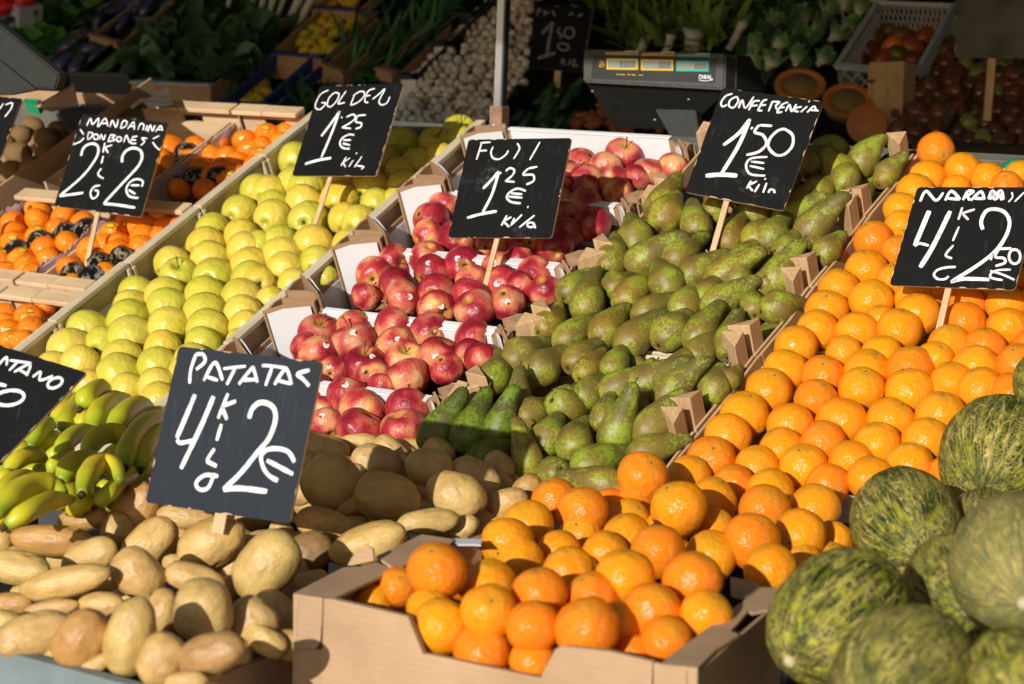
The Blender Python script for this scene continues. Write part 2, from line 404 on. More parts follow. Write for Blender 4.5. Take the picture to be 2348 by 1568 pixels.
M_PAP = veg('papaya_rind', (.22, .14, .05), (.36, .24, .10), .5, 3)
M_PAPF = veg('papaya_flesh', (.52, .15, .03), (.62, .22, .04), .45, 4)
M_PAPC = veg('papaya_seed_hollow', (.05, .015, .01), (.16, .04, .02), .5, 8)
M_PEPR = veg('red_pepper_skin', (.55, .01, .01), (.75, .03, .02), .25, 1.5)
def leafm(name, a, b, rib=None):
    q = NB(name, .5, .4); v = q.seeded(); f = q.noise(v, 5, 4, .6); c = q.ramp(f, [(.3, a), (.7, b)])
    if rib:
        at = q.N('ShaderNodeAttribute', attribute_name='along'); c = q.mix(q.math('SUBTRACT', 1.0, q.step(at.outputs['Fac'], .1, .65)), c, rib)
    q.col(q.mix(1.0, c, q.oi.outputs['Color'], 'MULTIPLY')); q.b.inputs['Transmission Weight'].default_value = 0
    return q.m
M_LEAF = leafm('spinach_leaf', (.03, .12, .03), (.10, .28, .06))
M_LEAFD = leafm('dark_cabbage_leaf', (.018, .06, .028), (.06, .14, .06))
M_LEAFY = leafm('fennel_frond', (.06, .13, .02), (.20, .30, .05))
M_LETT = leafm('lettuce_leaf', (.06, .16, .06), (.18, .32, .14), (.70, .76, .66))
M_LEEK = leafm('leek_leaf', (.05, .12, .05), (.12, .2, .09), (.66, .68, .60))
M_CANVAS = simple('awning_canvas', (.56, .66, .74), .9, .1)  # pale and cool so the awning bounces light onto the far stall
M_PAVE = simple('paving_stone', (.20, .205, .21), .85, .25, 4, .1)
M_BACKDROP = simple('dark_backdrop', (.02, .028, .024), .8, .2, 3)

# ------------------------------------------------------------------ meshes shared by the fruit
def lathe(prof, seg=24, cap=True, fn=None):
    """prof: list of (r, z) from bottom to top, closed at both ends"""
    vs, fs = [], []
    for r_, z in prof:
        for k in range(seg):
            th = 2*math.pi*k/seg; p = Vector((r_*math.cos(th), r_*math.sin(th), z)); vs.append(fn(p, th) if fn else p)
    m_ = len(prof)
    for i in range(m_-1):
        for k in range(seg):
            k2 = (k+1) % seg; fs.append((i*seg+k, i*seg+k2, (i+1)*seg+k2, (i+1)*seg+k))
    fs.append(tuple(range(seg-1, -1, -1))); fs.append(tuple((m_-1)*seg+k for k in range(seg)))
    return vs, fs
def orange_mesh(i):
    sd_ = Vector((i*7.3, 1.7, 3)); nipple = .05 if i % 3 == 0 else 0
    prof = []
    for k in range(25):
        ph = math.pi*(k+.15)/(24.3); r_ = math.sin(ph); z = -math.cos(ph)*.96
        if z > 0: z -= .035*math.exp(-(r_/.13)**2) - nipple*math.exp(-(r_/.3)**2)
        prof.append((r_, z))
    def fn(p, th): return p*(1+.06*noise.noise(p*1.1+sd_)+.02*noise.noise(p*2.6+sd_))
    vs, fs = lathe(prof, 32, fn=fn); return mk('orange', vs, fs, M_ORANGE, True)
ORG = [orange_mesh(i) for i in range(6)]
_b = lathe([(.0, .93), (.055, .935), (.06, .955), (.035, .965), (.02, .95), (.0, .95)], 8)
BTN = mk('stem_button', _b[0], _b[1], M_BTN, True)
def mand_mesh(i):
    me = ORG[i].copy(); me.materials.clear(); me.materials.append(M_MAND); me.name = 'mandarin'
    for v in me.vertices: v.co.z *= .86
    return me
MND = [mand_mesh(i) for i in range(3)]
def oval_disc(name, mat, rad=1.02, a=.34, b=.24, off=0):
    vs = [Vector((0, 0, rad))]; fs = []
    for ring, k_ in ((1, .5), (2, 1.0)):
        for k in range(18):
            th = 2*math.pi*k/18; p = Vector((a*k_*math.cos(th)+off, b*k_*math.sin(th), 0)); p.z = math.sqrt(max(0, rad*rad-p.x**2-p.y**2)); vs.append(p)
    for k in range(18):
        k2 = (k+1) % 18; fs.append((0, 1+k, 1+k2)); fs.append((1+k, 19+k, 19+k2, 1+k2))
    return mk(name, vs, fs, mat, True)
STK_OUT = oval_disc('sticker', M_STKB, 1.015, .36, .22)
STK_IN = oval_disc('sticker_print', M_STKY, 1.022, .30, .165)
STK_W = oval_disc('sticker', M_STKW, 1.012, .19, .15)
STK_R = oval_disc('sticker_half', M_STKR, 1.018, .075, .12, .10)
STK_P = oval_disc('sticker_print', M_STKY, 1.019, .05, .035, -.03)
def wrap_mesh():
    vs, fs = lathe([(math.sin(math.pi*(k+.15)/24.3), -math.cos(math.pi*(k+.15)/24.3)*.9) for k in range(25)], 32,
                   fn=lambda p, th: p*(1.05+.05*noise.noise(p*4)+.02*noise.noise(p*9)))
    return mk('paper_wrapper', vs, fs, M_WRAP, True)
WRAP = wrap_mesh()
def apple_mesh(i, mat, tall, taper, nm):
    prof = []
    for k in range(27):
        ph = math.pi*(k+.12)/(26.24); r_ = math.sin(ph); z = -math.cos(ph); s_ = r_
        z2 = z*tall - (.30*math.exp(-(s_/.26)**2) if z > 0 else -.20*math.exp(-(s_/.2)**2))
        r2 = (r_**.92)*(1+taper*z); prof.append((r2, z2))
    sd_ = Vector((i*5.1, 8, 2))
    def fn(p, th):
        low = max(0, -p.z); k_ = 1+.03*low*math.cos(5*th+i)+.05*noise.noise(p*.9+sd_)
        return Vector((p.x*k_*(1+.03*(i % 3-1)), p.y*k_, p.z + .05*p.x*(i % 2)))
    vs, fs = lathe(prof, 30, fn=fn); return mk(nm, vs, fs, mat, True)
GA = [apple_mesh(i, M_GOLD, .92, .10, 'yellow_apple') for i in range(5)]
FA = [apple_mesh(i+9, M_FUJI, .88, .09, 'red_apple') for i in range(5)]
def stem_mesh(z0, ln, bend, r_=.035):
    path = [Vector((bend*(t**2), 0, z0+ln*t)) for t in (0, .3, .6, 1)]
    vs, fs = tube(path, [r_*1.1, r_*.8, r_*.8, r_*1.5], 6); return mk('stem', vs, fs, M_STEM, True)
ASTEM = [stem_mesh(.55, .75, .12), stem_mesh(.55, .55, -.2)]
def calyx_mesh(z, r_=.14):
    vs, fs = [], []
    for k in range(6):
        th = 2*math.pi*k/6; d = Vector((math.cos(th), math.sin(th), 0)); e = Vector((-d.y, d.x, 0))
        b_ = len(vs); c = Vector((0, 0, z))
        vs += [c+d*.02-e*.04, c+d*.02+e*.04, c+d*r_+e*.02+Vector((0, 0, -.07)), c+d*r_-e*.02+Vector((0, 0, -.05)),
               c+d*.02-e*.04+Vector((0, 0, -.03)), c+d*.02+e*.04+Vector((0, 0, -.03))]
        fs += [(b_, b_+1, b_+2, b_+3), (b_+4, b_+3, b_+2, b_+5), (b_, b_+3, b_+4), (b_+1, b_+5, b_+2), (b_, b_+4, b_+5, b_+1)]
    return mk('calyx', vs, fs, M_CALYX)
ACAL = calyx_mesh(-.72, .13); PCAL = calyx_mesh(-.93, .17)
PPROF = [(0.02, -.90), (.12, -.92), (.25, -.985), (.45, -.95), (.66, -.80), (.86, -.5), (.97, -.18), (1, .12), (.965, .5), (.88, .9), (.75, 1.3), (.63, 1.68),
         (.54, 2.04), (.48, 2.36), (.43, 2.66), (.34, 2.88), (.2, 3.0), (.06, 3.05)]
PB = [0.0, .35, .65, 1.0, 1.5, .4]
def pear_mesh(i):
    b_ = PB[i]; sd_ = Vector((i*3.3, 4, 9)); fat = 1.12 if i == 5 else 1
    def fn(p, th):
        p = p*(1+.05*noise.noise(p*.8+sd_)+.015*noise.noise(p*2.5+sd_))
        if p.z > 0:
            t = min(p.z/3.04, 1.02); p.x *= fat; p.y *= fat
            if i == 5: p.z *= .8
            p.x += b_*t*t*1.0; p.z -= b_*b_*.36*t**3
        return p
    vs, fs = lathe(PPROF, 26, fn=fn); return mk('pear', vs, fs, M_PEAR, True)
PM = [pear_mesh(i) for i in range(6)]
PST = []
for i in range(6):
    fx = PB[i]; top = (3.04*.8 if i == 5 else 3.04) - fx*fx*.36
    a_ = math.atan2(2*fx/3.04, 1)
    path = [Vector((fx+math.sin(a_)*t, 0, top-.05+math.cos(a_)*t)) for t in (0, .15, .3)]
    vs, fs = tube(path, [.06, .045, .075], 6); PST.append(mk('stem', vs, fs, M_STEM, True))
def ico(sub):
    import bmesh
    bm = bmesh.new(); bmesh.ops.create_icosphere(bm, subdivisions=sub, radius=1)
    vs = [v.co.copy() for v in bm.verts]; fs = [tuple(v.index for v in f.verts) for f in bm.faces]; bm.free(); return vs, fs
IV4, IF4 = ico(4); IV3, IF3 = ico(3); IV2, IF2 = ico(2)
def potato_mesh(i):
    sd_ = Vector((i*4.7, 2, 6)); ey = [rv() for _ in range(5)]
    vs = []
    for p in IV4:
        m_ = max(abs(p.x), abs(p.y), abs(p.z)); p = p*(1+.07*(1/m_-1))*.98
        p = Vector((math.copysign(abs(p.x)**.92, p.x), p.y, p.z)); q = p*(1+.13*noise.noise(p*.8+sd_)+.03*noise.noise(p*1.8+sd_))
        for e in ey:
            d = (p-e).length; q = q*(1-.055*math.exp(-(d/.13)**2)+.02*math.exp(-((d-.22)/.09)**2))
        q.z += .12*(i % 3-1)*(q.x**2); vs.append(Vector((q.x, q.y, q.z*.95)))
    return mk('potato', vs, IF4, M_POT, True)
PT = [potato_mesh(i) for i in range(8)]
def blob(name, mat, V_, F_, am, fr, seed, fn=None):
    vs = []
    for p in V_:
        q = p*(1+am*noise.noise(p*fr+Vector((seed, 0, 0)))); vs.append(fn(q) if fn else q)
    return mk(name, vs, F_, mat, True)

# ------------------------------------------------------------------ placing
def view(p): return (CAM-p).normalized()
ORANGES = []
def orange(x, y, r, h=0, plane=None, tint=None, part=True, seed=None):
    pl = plane or D; p = pl.at(x, y, h); rad = r*1.05*px_m(p)
    if tint is None:
        t = random.random(); tint = (1.0, .30+.08*t, .002) if t > .3 else (1.0, .23+.10*t, .003)
    ax = (Vector((0, 0, 1))*1.0 + view(p)*random.uniform(-.1, .7) + rv()*.55).normalized()
    if random.random() < .14: ax = (view(p)+rv()*.5).normalized()
    o = ob('orange', random.choice(ORG), None, trs(p, basis(ax, rv()), rad), tint); o.matrix_world = trs(p, basis(ax, rv()), rad)
    if part: ob('stem_button', BTN, o)
    o['category'] = 'orange'
    return o
def apple(kind, x, y, r, h, axis=None, stk=False, cal=None, stem=None, plane=None, tint=None):
    pl = plane or D; p = pl.at(x, y, h); rad = r*px_m(p)
    ms, nm = (GA, 'yellow_apple') if kind == 'g' else (FA, 'red_apple')
    if axis == 'cal': ax = -(view(p)+rv()*.35)
    elif axis == 'stem': ax = (view(p)*.55+Vector((0, 0, 1))*.8+rv()*.15)
    elif kind == 'g': ax = D.v*1.0 + Vector((0, 0, .25)) - cB*.3 + rv()*.42
    else: ax = Vector((0, 0, 1))*.5*random.choice((1, 1, -1)) + D.v*random.uniform(.0, 1.2) + rv()*.7
    ax.normalize(); rb = basis(ax, rv())
    o = ob(nm, random.choice(ms)); o.matrix_world = trs(p, rb, rad*1.0); o['category'] = 'apple'
    if kind == 'g': t = random.random(); o.color = tint or ((1, 1, 1, .0) if t < .4 else (.80, .95, .7, .8) if t < .7 else (1.05, .93, .75, .7))
    else: t = random.random(); o.color = tint or ((1, 1, 1, 0) if t < .5 else (.85, .8, .9, .8) if t < .8 else (1.15, 1.5, 1.1, .8))
    if axis == 'stem' or random.random() < (.12 if kind == 'g' else .4): ob('stem', random.choice(ASTEM), o)
    if axis == 'cal' or random.random() < .5: ob('calyx', ACAL, o)
    if stk:
        d = (view(p)+rv()*.45+Vector((0, 0, .25))).normalized(); m3 = (rb.inverted() @ basis(d, rv()))
        # push the sticker onto the skin where it really lies
        ld = (rb.inverted() @ d); me = o.data; best = max((v.co.normalized().dot(ld), v.co.length) for v in me.vertices)[1]
        s1 = ob('sticker', STK_W, o, m3.to_4x4() @ Matrix.Scale(best, 4)); ob('sticker_half', STK_R, s1); ob('sticker_print', STK_P, s1)
    return o
def hit_ray(C, x, y, L, near=False):
    """point at distance L from C on the ray through survey pixel x, y"""
    d = ray(x, y).normalized(); oc = CAM-C; b_ = oc.dot(d); c_ = oc.dot(oc)-L*L; q = b_*b_-c_
    if q < 0: return CAM + d*(-b_)
    return CAM + d*(-b_ + (-1 if near else 1)*math.sqrt(q))
def pear(bx, by, tx, ty, r, var=None, h=.0, side=None, tint=None, near=False, plane=None):
    pl = plane or D; p = pl.at(bx, by, h); rad = r*px_m(p); v_ = random.choice((0, 1, 1, 2, 5)) if var is None else var
    top = (3.04*.8 if v_ == 5 else 3.04) - PB[v_]**2*.36; Lr = math.hypot(top, PB[v_])*rad
    T = hit_ray(p, tx, ty, Lr, near); z = (T-p).normalized(); ang = math.atan2(PB[v_], top)
    sd_ = cR*(side[0]) + cU*(side[1]) if side else -D.n + rv()*.7
    sd_ = (sd_ - z*sd_.dot(z)).normalized()
    z2 = (z*math.cos(ang) - sd_*math.sin(ang)).normalized(); rb = basis(z2, sd_)
    o = ob('pear', PM[v_]); o.matrix_world = trs(p, rb, rad); o['category'] = 'pear'; t = random.random()
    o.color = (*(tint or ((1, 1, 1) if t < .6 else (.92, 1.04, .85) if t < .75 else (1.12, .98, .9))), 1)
    ob('calyx', PCAL, o); ob('stem', PST[v_], o); return o
def lump(name, me, x, y, hl, hw, ang, h, plane, cat, tilt=0, color=(1, 1, 1), thick=.95):
    """longish thing lying across the view: half length and half width in survey pixels"""
    p = plane.at(x, y, h); k = px_m(p); a = R(ang); ax = (cR*math.cos(a)+cU*math.sin(a)) - cB*math.tan(R(tilt)); ax.normalize()
    up = cU*math.cos(a)-cR*math.sin(a); rb = Matrix((ax, (up-ax*up.dot(ax)).normalized(), ax.cross((up-ax*up.dot(ax)).normalized()))).transposed()
    o = ob(name, me); o.matrix_world = trs(p, rb, (hl*k/math.cos(R(tilt)), hw*k, hw*k*thick)); o.color = (*color, 1)
    if cat: o['category'] = cat
    return o
# ------------------------------------------------------------------ ground, awning, stall structure
g = box('ground', -25, 25, -12, 40, -.2, 0, M_PAVE, bev=0); g['kind'] = 'structure'
# awning out of view, shaped so its shade covers the far stall: its front edge lies on the sun ray through (y 4.05, z 1.64)
ay = 1.6; az = 1.64+(4.05-ay)*math.tan(SUN_EL)/math.cos(SUN_AZ)
aw = empty('awning', label='unseen pale awning set high to shade the far stall', cat='awning')
vs, fs = prism([(-9, ay, az), (7, ay, az), (7, 9.5, az+.5), (-9, 9.5, az+.5)], Vector((0, 0, .01))); ob('canopy', mk('canopy', vs, fs, M_CANVAS), aw)
for x in (-9, 7):
    box('front_bar' if x < 0 else 'rear_bar', -9, 7, (ay if x < 0 else 9.4), (ay if x < 0 else 9.4)+.04, (az if x < 0 else az+.45)-.05, (az if x < 0 else az+.45)-.005, M_STEEL, aw)
for x, y in ((-8.9, 1.62), (6.9, 1.62), (-8.9, 9.4), (6.9, 9.4)):
    box('post', x-.025, x+.025, y-.025+.0, y+.02, 0, az-.05, M_STEEL, aw)
tb = empty('display_table', D.mat(-.5, .2, 0), label='dark sloping display table under the fruit crates', cat='table')
box('sloping_top', -2.2, 2.4, -.62, .74, -.235, -.205, M_BLACKM, tb, bev=0)
for x in (-1.9, -.6, .7, 2.2):
    for y in (-.5, .6):
        p = D.mat(-.5, .2, 0) @ Vector((x, y, -.24)); q = ob('leg', mk('leg', boxv(-.03, .03, -.03, .03, -p.z, 0), BOXF, M_BLACKM)); q.parent = tb
        q.matrix_world = Matrix.Translation(p); q.matrix_parent_inverse = Matrix.Identity(4); q.matrix_local = D.mat(-.5, .2, 0).inverted() @ Matrix.Translation(p)
p0 = FP.mat(0, 0, -.2).translation
lt = empty('front_table', Matrix.Translation(Vector((p0.x, p0.y-.35, 0))), label='low dark table under the potatoes, loose oranges and melons', cat='table')
box('table_top', -2.6, 2.2, -.75, .22, p0.z-.13, p0.z-.10, M_BLACKM, lt, bev=0)
for x in (-2.4, 0, 2.0):
    for y in (-.7, .15): box('leg', x-.03, x+.03, y-.03, y+.03, 0, p0.z-.13, M_BLACKM, lt)
wl = box('sky_backdrop', -9, 6, 8.6, 8.65, 0, 2.8, M_BACKDROP, bev=0); props(wl, 'dark backdrop added behind the far stall to hide the sky', 'wall')  # added backdrop that keeps bright sky out behind the far stall

# ------------------------------------------------------------------ crates
def pale_crate(u0, u1, v0, v1, label):
    du, dh = random.uniform(-.003, .003), random.uniform(-.004, .002)
    t = empty('wooden_crate', D.mat(u0+du, v0, dh), label=label, cat='crate', group='pale wooden crates of yellow apples'); w_, l = u1-u0, v1-v0-.004
    for x in (0, w_-.024):
        box('top_rail', x, x+.024, 0, l, -.012, 0, M_WPALEV, t)
        box('side_board', x+.008, x+.017, .002, l-.002, -.15, -.0125, M_WPALEV, t)
        for y in (.0, l-.012): box('corner_strip', x+.0175 if x == 0 else x-.001, x+.027 if x == 0 else x+.0075, y+.001, y+.011, -.14, -.0125, M_WPALE, t)
    for y in (.001, l-.008): box('end_board', .018, w_-.018, y, y+.006, -.13, -.062, M_WPALE, t)
    box('base_board', .02, w_-.02, .01, l-.01, -.158, -.151, M_BLACKP, t)
gv = [-.37, -.116, .13, .383, .63, .86]
for i in range(5): pale_crate(-1.075, -.578, gv[i], gv[i+1], f'pale wooden crate of yellow apples, {ORD[i+1]} one up from the bananas')
def thin_crate(u0, u1, v0, v1, label, grp, posts, liner=True):
    t = empty('wooden_crate', D.mat(u0+random.uniform(-.002, .002), v0, random.uniform(-.004, .003)), label=label, cat='crate', group=grp); w_, l = u1-u0, v1-v0-.005
    for x in (0, w_-.005):
        vs, fs = prism([(x, .0, -.16), (x, l, -.16), (x, l, -.0), (x, l*.5, -.004), (x, .0, -.0)], Vector((.005, 0, 0))); ob('side_board', mk('side_board', vs, fs, M_WTHIN), t)
    for y in (.003, l-.008): box('end_slat', .006, w_-.006, y, y+.005, -.075, -.02, M_WPALE, t); box('lower_slat', .006, w_-.006, y, y+.005, -.155, -.09, M_WPALE, t)
    box('base_board', .006, w_-.006, .01, l-.01, -.17, -.161, M_WDARK, t)
    if posts:
        for sx in (0, 1):
            for sy in (0, 1):
                cx, cy = (.006 if sx == 0 else w_-.006), (.009 if sy == 0 else l-.009); a = .044 if sx == 0 else -.044; b_ = .040 if sy == 0 else -.040
                hh = .052+random.uniform(-.006, .006); pts = [Vector((cx, cy, -.16)), Vector((cx+a, cy, -.16)), Vector((cx, cy+b_, -.16))]
                tops = [Vector((cx, cy, hh)), Vector((cx+a, cy, hh-.006)), Vector((cx, cy+b_, hh-.008))]
                vs = pts+tops; fs = [(0, 2, 1), (3, 4, 5), (0, 1, 4, 3), (1, 2, 5, 4), (2, 0, 3, 5)]
                me = mk('corner_post', vs, fs, M_WPOST); bevel_mesh(me, .0012); ob('corner_post', me, t)
    if liner:
        for x in (.008, w_-.012): box('paper_liner', x, x+.003, .05, l-.05, -.155, -.035+random.uniform(-.01, .01), M_PURPLE, t, bev=0)
pv = [-.44, -.185, .05, .292, .551, .81]
for i in range(5): thin_crate(.012, .474, pv[i], pv[i+1], f'wooden crate of green pears with triangular posts, {ORD[i+1]} from the front', 'pear crates', True)
for i in range(1, 5): thin_crate(.480, .95, pv[i]-.1 if i == 1 else pv[i], pv[i+1], f'thin wooden crate of oranges beside the pears, {ORD[i]} from the front', 'orange crates', False, False)
for i in range(1, 5): thin_crate(.956, 1.45, pv[i]-.1 if i == 1 else pv[i], pv[i+1], f'thin wooden crate of oranges by the right edge, {ORD[i]} from the front', 'orange crates', False, False)
for (x, y, lb_) in ((1920, 622, 'bit of green plastic insert showing at the pear crate side, left of the orange sign'), (2322, 388, 'green plastic insert edge behind the topmost oranges at the right edge')):
    p = D.at(x, y, -.045); o = ob('plastic_insert', blob('plastic_insert', M_GREENP, IV2, IF2, .1, 2, 1)); o.matrix_world = trs(p, basis(D.n), (.035, .02, .02)); props(o, lb_, 'crate insert', 'green plastic inserts')

def card_tray(u0, u1, v0, v1, label, dipb=-.014):
    t = empty('cardboard_tray', D.mat(u0, v0, random.uniform(-.003, .003)), label=label, cat='tray', group='white lined trays of red apples'); w_, l = u1-u0, v1-v0-.004
    box('base_board', .004, w_-.004, .004, l-.004, -.15, -.144, M_BLACKP, t)
    for y, s, dip in ((0, 1, -.014), (l, -1, dipb)):
        # end wall with a dip between the raised corners: white outside and in, brown core
        a = .085; a2 = .045
        pts = [(.002, y, -.14), (w_-.002, y, -.14), (w_-.002, y, -.005), (w_-a2, y, -.004), (w_-a2-.018, y, dip), (a+.018, y, dip), (a, y, -.008), (.002, y, -.005)]
        vs, fs = prism([Vector(q) for q in pts], Vector((0, .005*s, 0))); ob('end_wall', mk('end_wall', vs, fs, M_CARDD), t)
        box('white_facing', a+.016, w_-a2-.016, y+(.0055 if s > 0 else -.0075), y+(.0075 if s > 0 else -.0055), -.11 if dip < 0 else -.045, dip+.001, M_WHITE, t, bev=0)
        box('white_facing', a+.016, w_-a2-.016, y-(.002 if s > 0 else -.0005), y+(-.0005 if s > 0 else .002), -.11, dip+.001, M_WHITE, t, bev=0)
        box('folded_lip', a+.012, w_-a2-.012, y-.003 if s > 0 else y-.010, y+.010 if s > 0 else y+.003, dip+.0005, dip+.004, M_WHITE, t, bev=.001)
    for x, s in ((0, 1), (w_, -1)):
        box('side_wall', min(x, x+.005*s), max(x, x+.005*s), .006, l-.006, -.14, -.04, M_CARDD, t, bev=0)
        box('white_side', min(x+.006*s, x+.008*s), max(x+.006*s, x+.008*s), .05, l-.05, -.14, -.05, M_WHITE, t, bev=0)
    for cx, sx in ((.006, 1), (w_-.006, -1)):
        for cy, sy in ((.006, 1), (l-.006, -1)):
            th = .005; hh = (.020 if sx > 0 else .002)+random.uniform(0, .006); la, lb = (.085, .062) if sx > 0 else (.034, .034)
            A = Vector((cx, cy, 0)); B = Vector((cx+la*sx, cy, 0)); C_ = Vector((cx, cy+lb*sy, 0))
            # hollow triangular corner: two legs and a sloping face
            def wall(a, b, m_, z1, nm, top=None):
                d = (b-a).normalized(); n_ = Vector((-d.y, d.x, 0))*th*(sx*sy)
                vs, fs = prism([a+Vector((0, 0, -.14)), b+Vector((0, 0, -.14)), b+Vector((0, 0, z1)), a.lerp(b, .55)+Vector((0, 0, z1+.004)), a+Vector((0, 0, top if top is not None else z1))], n_)
                ob(nm, mk(nm, vs, fs, m_), t)
            wall(A, B, M_CARDD, hh-.004, 'corner_wall'); wall(C_, A, M_CARDD, hh-.004, 'corner_wall')
            e = Vector((.0015*sx, .0015*sy, 0))
            wall(B, C_, M_CARDD, hh, 'corner_brace', hh+.004)
            b2 = B.lerp(C_, .1); c2 = B.lerp(C_, .92); n2 = Vector((sx*lb, sy*la, 0)).normalized()*.0068
            vs, fs = prism([b2+n2+Vector((0, 0, -.12)), c2+n2+Vector((0, 0, -.12)), c2+n2+Vector((0, 0, hh-.004)), c2.lerp(b2, .4)+n2+Vector((0, 0, hh)), b2+n2+Vector((0, 0, hh-.008))], n2*.3)
            ob('white_corner_face', mk('white_corner_face', vs, fs, M_WHITE), t)
fv = [-.44, -.187, .046, .29, .54, .80]
for i in range(5): card_tray(-.57, -.01, fv[i], fv[i+1], f'white lined cardboard tray of red apples, {ORD[i+1]} up from the potatoes', .012 if i == 4 else -.014)
bt = empty('black_plastic_insert', label='black plastic punnet liner showing at a red apple tray corner', cat='tray liner')
for (pts) in ([(2347+950, 1868+40), (2347+990, 1840), (2347+1110, 1930), (2347+920, 2120), (2347+860, 2000)],):
    P_ = [D.at(586.75+x/4, y/4, -.055) for x, y in pts]; vs, fs = prism(P_, D.n*-.02); me = mk('liner', vs, fs, M_BLACKP); bevel_mesh(me, .003, 2); ob('liner', me, bt)

def veneer_crate(u0, u1, v0, v1, label):
    t = empty('veneer_crate', D.mat(u0, v0, random.uniform(-.004, .004)+(.02 if v1 > .8 else 0)), label=label, cat='crate', group='peeled wood crates of mandarins'); w_, l = u1-u0, v1-v0-.006
    for y0 in ((0, l-.042) if v1 < .8 else (l-.042,)):
        box('top_slat', 0, w_*.47, y0, y0+.042, -.012, -.001, M_WPINK, t); box('top_slat', w_*.475, w_, y0+.001, y0+.041, -.0125, -.0015, M_WPINK, t)
        yb = y0+.004 if y0 == 0 else l-.01
        hx0, hx1 = w_*.52-.032, w_*.52+.032
        boxes('end_board', [(.002, hx0, yb, yb+.006, -.16, -.0125), (hx1, w_-.002, yb, yb+.006, -.16, -.0125), (hx0, hx1, yb, yb+.006, -.16, -.055), (hx0, hx1, yb, yb+.006, -.036, -.0125)], M_WPINK, t)
    for x in (0, w_-.006): box('side_board', x, x+.006, .0425, l-.0425, -.16, -.03, M_WPINK, t)
    box('base_board', .006, w_-.006, .01, l-.01, -.17, -.161, M_WDARK, t)
mcr = [(-1.60, -1.292, -.42, .0), (-1.284, -1.08, -.42, .0), (-1.60, -1.292, .006, .395), (-1.284, -1.08, .006, .395), (-1.60, -1.284, .405, .845), (-1.276, -1.08, .405, .845), (-1.93, -1.61, -.42, 0)]
ml = ['veneer crate of mandarins at the left edge, below the big price sign', 'narrow veneer crate of mandarins touching the apple rail, lowest one', 'veneer crate of mandarins directly under the mandarin sign',
      'narrow veneer crate with black wrapped mandarins beside the apples', 'veneer crate behind the mandarin sign with a handle slot in its back', 'narrow veneer crate behind the mandarin sign, next to the yellow apple sign', 'veneer crate of mandarins cut off by the left edge']
for a, l in zip(mcr, ml): veneer_crate(*a, l)
def zig(u, v0, v1, label):
    n_ = 16; pts = [Vector((0, 0, -.13))]; pts.append(Vector((0, v1-v0, -.13)))
    for k in range(n_*2, -1, -1): pts.append(Vector((.003*math.sin(k*.7), (v1-v0)*k/(n_*2), .003*((k % 2)*2-1)-.014+.006*math.sin(k*.35))))
    vs, fs = prism(pts, Vector((.0012, 0, 0))); o = ob('paper_liner', mk('paper_liner', vs, fs, [M_PINKP])); o.matrix_world = D.mat(u, v0, 0); props(o, label, 'paper liner', 'zigzag paper liners')
    sub = [Vector((-.001, q.y, q.z)) for q in pts[2:]] + [Vector((-.001, q.y, q.z-.006)) for q in reversed(pts[2:])]
zig(-1.287, .05, .36, 'mauve zigzag paper liner between the two mandarin crates'); zig(-1.59, .05, .39, 'mauve zigzag paper liner by the kiwi box')
zig(-1.272, .46, .80, 'mauve zigzag paper liner behind the mandarin sign')

# cardboard box of kiwis and loose flaps on the far left
kb = empty('kiwi_box', D.mat(-2.25, .42, 0), label='dark open cardboard box of kiwis at the left edge', cat='box')
box('side_wall', .60, .606, -.3, .52, -.16, .022, M_CARD, kb); box('side_wall', 0, .006, -.3, .5, -.16, .02, M_CARD, kb); box('end_wall', .007, .599, .494, .5, -.16, -.02, M_CARD, kb); box('base_board', .007, .599, -.3, .493, -.16, -.152, M_CARDD, kb)
def flap(pts, h, label, mat=M_CARD, th=.006, name='cardboard_flap', cat='cardboard'):
    P_ = [D.at(x/4, y/4, hh) for (x, y), hh in zip(pts, h)]; n_ = (P_[1]-P_[0]).cross(P_[2]-P_[0]).normalized()
    o = solid(name, P_, n_*th, mat); props(o, label, cat); return o
flap([(320, 970), (670, 770), (712, 962), (460, 1015)], (.03, .06, .03, .0), 'torn brown cardboard flap standing up behind the kiwis')
flap([(1540, 803), (1180, 1035), (1120, 1080), (1310, 1085), (1300, 1000), (1590, 960)], (.05,)*6, 'flap coloured dark as if shaded, with a pale edge, behind the mandarin sign', M_WDARK, .004)  # card flap drawn in dark wood to stand for its shade
flap([(1540, 795), (1545, 815), (1190, 1055), (1170, 1045)], (.052,)*4, 'pale torn edge of the shade-coloured flap behind the mandarin sign', M_CARD, .004, 'cardboard_edge', 'cardboard')
flap([(530, 968), (1190, 1000), (1180, 1090), (740, 1040), (710, 1190), (630, 1180), (540, 1050)], (-.01,)*7, 'worn grey plastic crate rim behind the mandarin sign', M_GREYP, .02, 'crate_rim', 'crate')
for q in ((650, 1050), (680, 1050), (710, 1050)): pass
nb_ = flap([(215, 905), (372, 912), (335, 955), (225, 938)], (.03,)*4, 'bright green plastic net bag behind the left sign', M_GREENP, .03, 'net_bag', 'net bag')
rl = box('rear_rail', -2.7, 2.3, 0, .03, -.10, -.035, simple('grey_rail', (.14, .14, .12), .6, .15, 10), None, D.mat(0, .87, 0)); props(rl, 'dull grey rail closing the top of the fruit display', 'rail')  # whole rail drawn in one dull grey
rl.matrix_world = D.mat(0, .875, -.01)

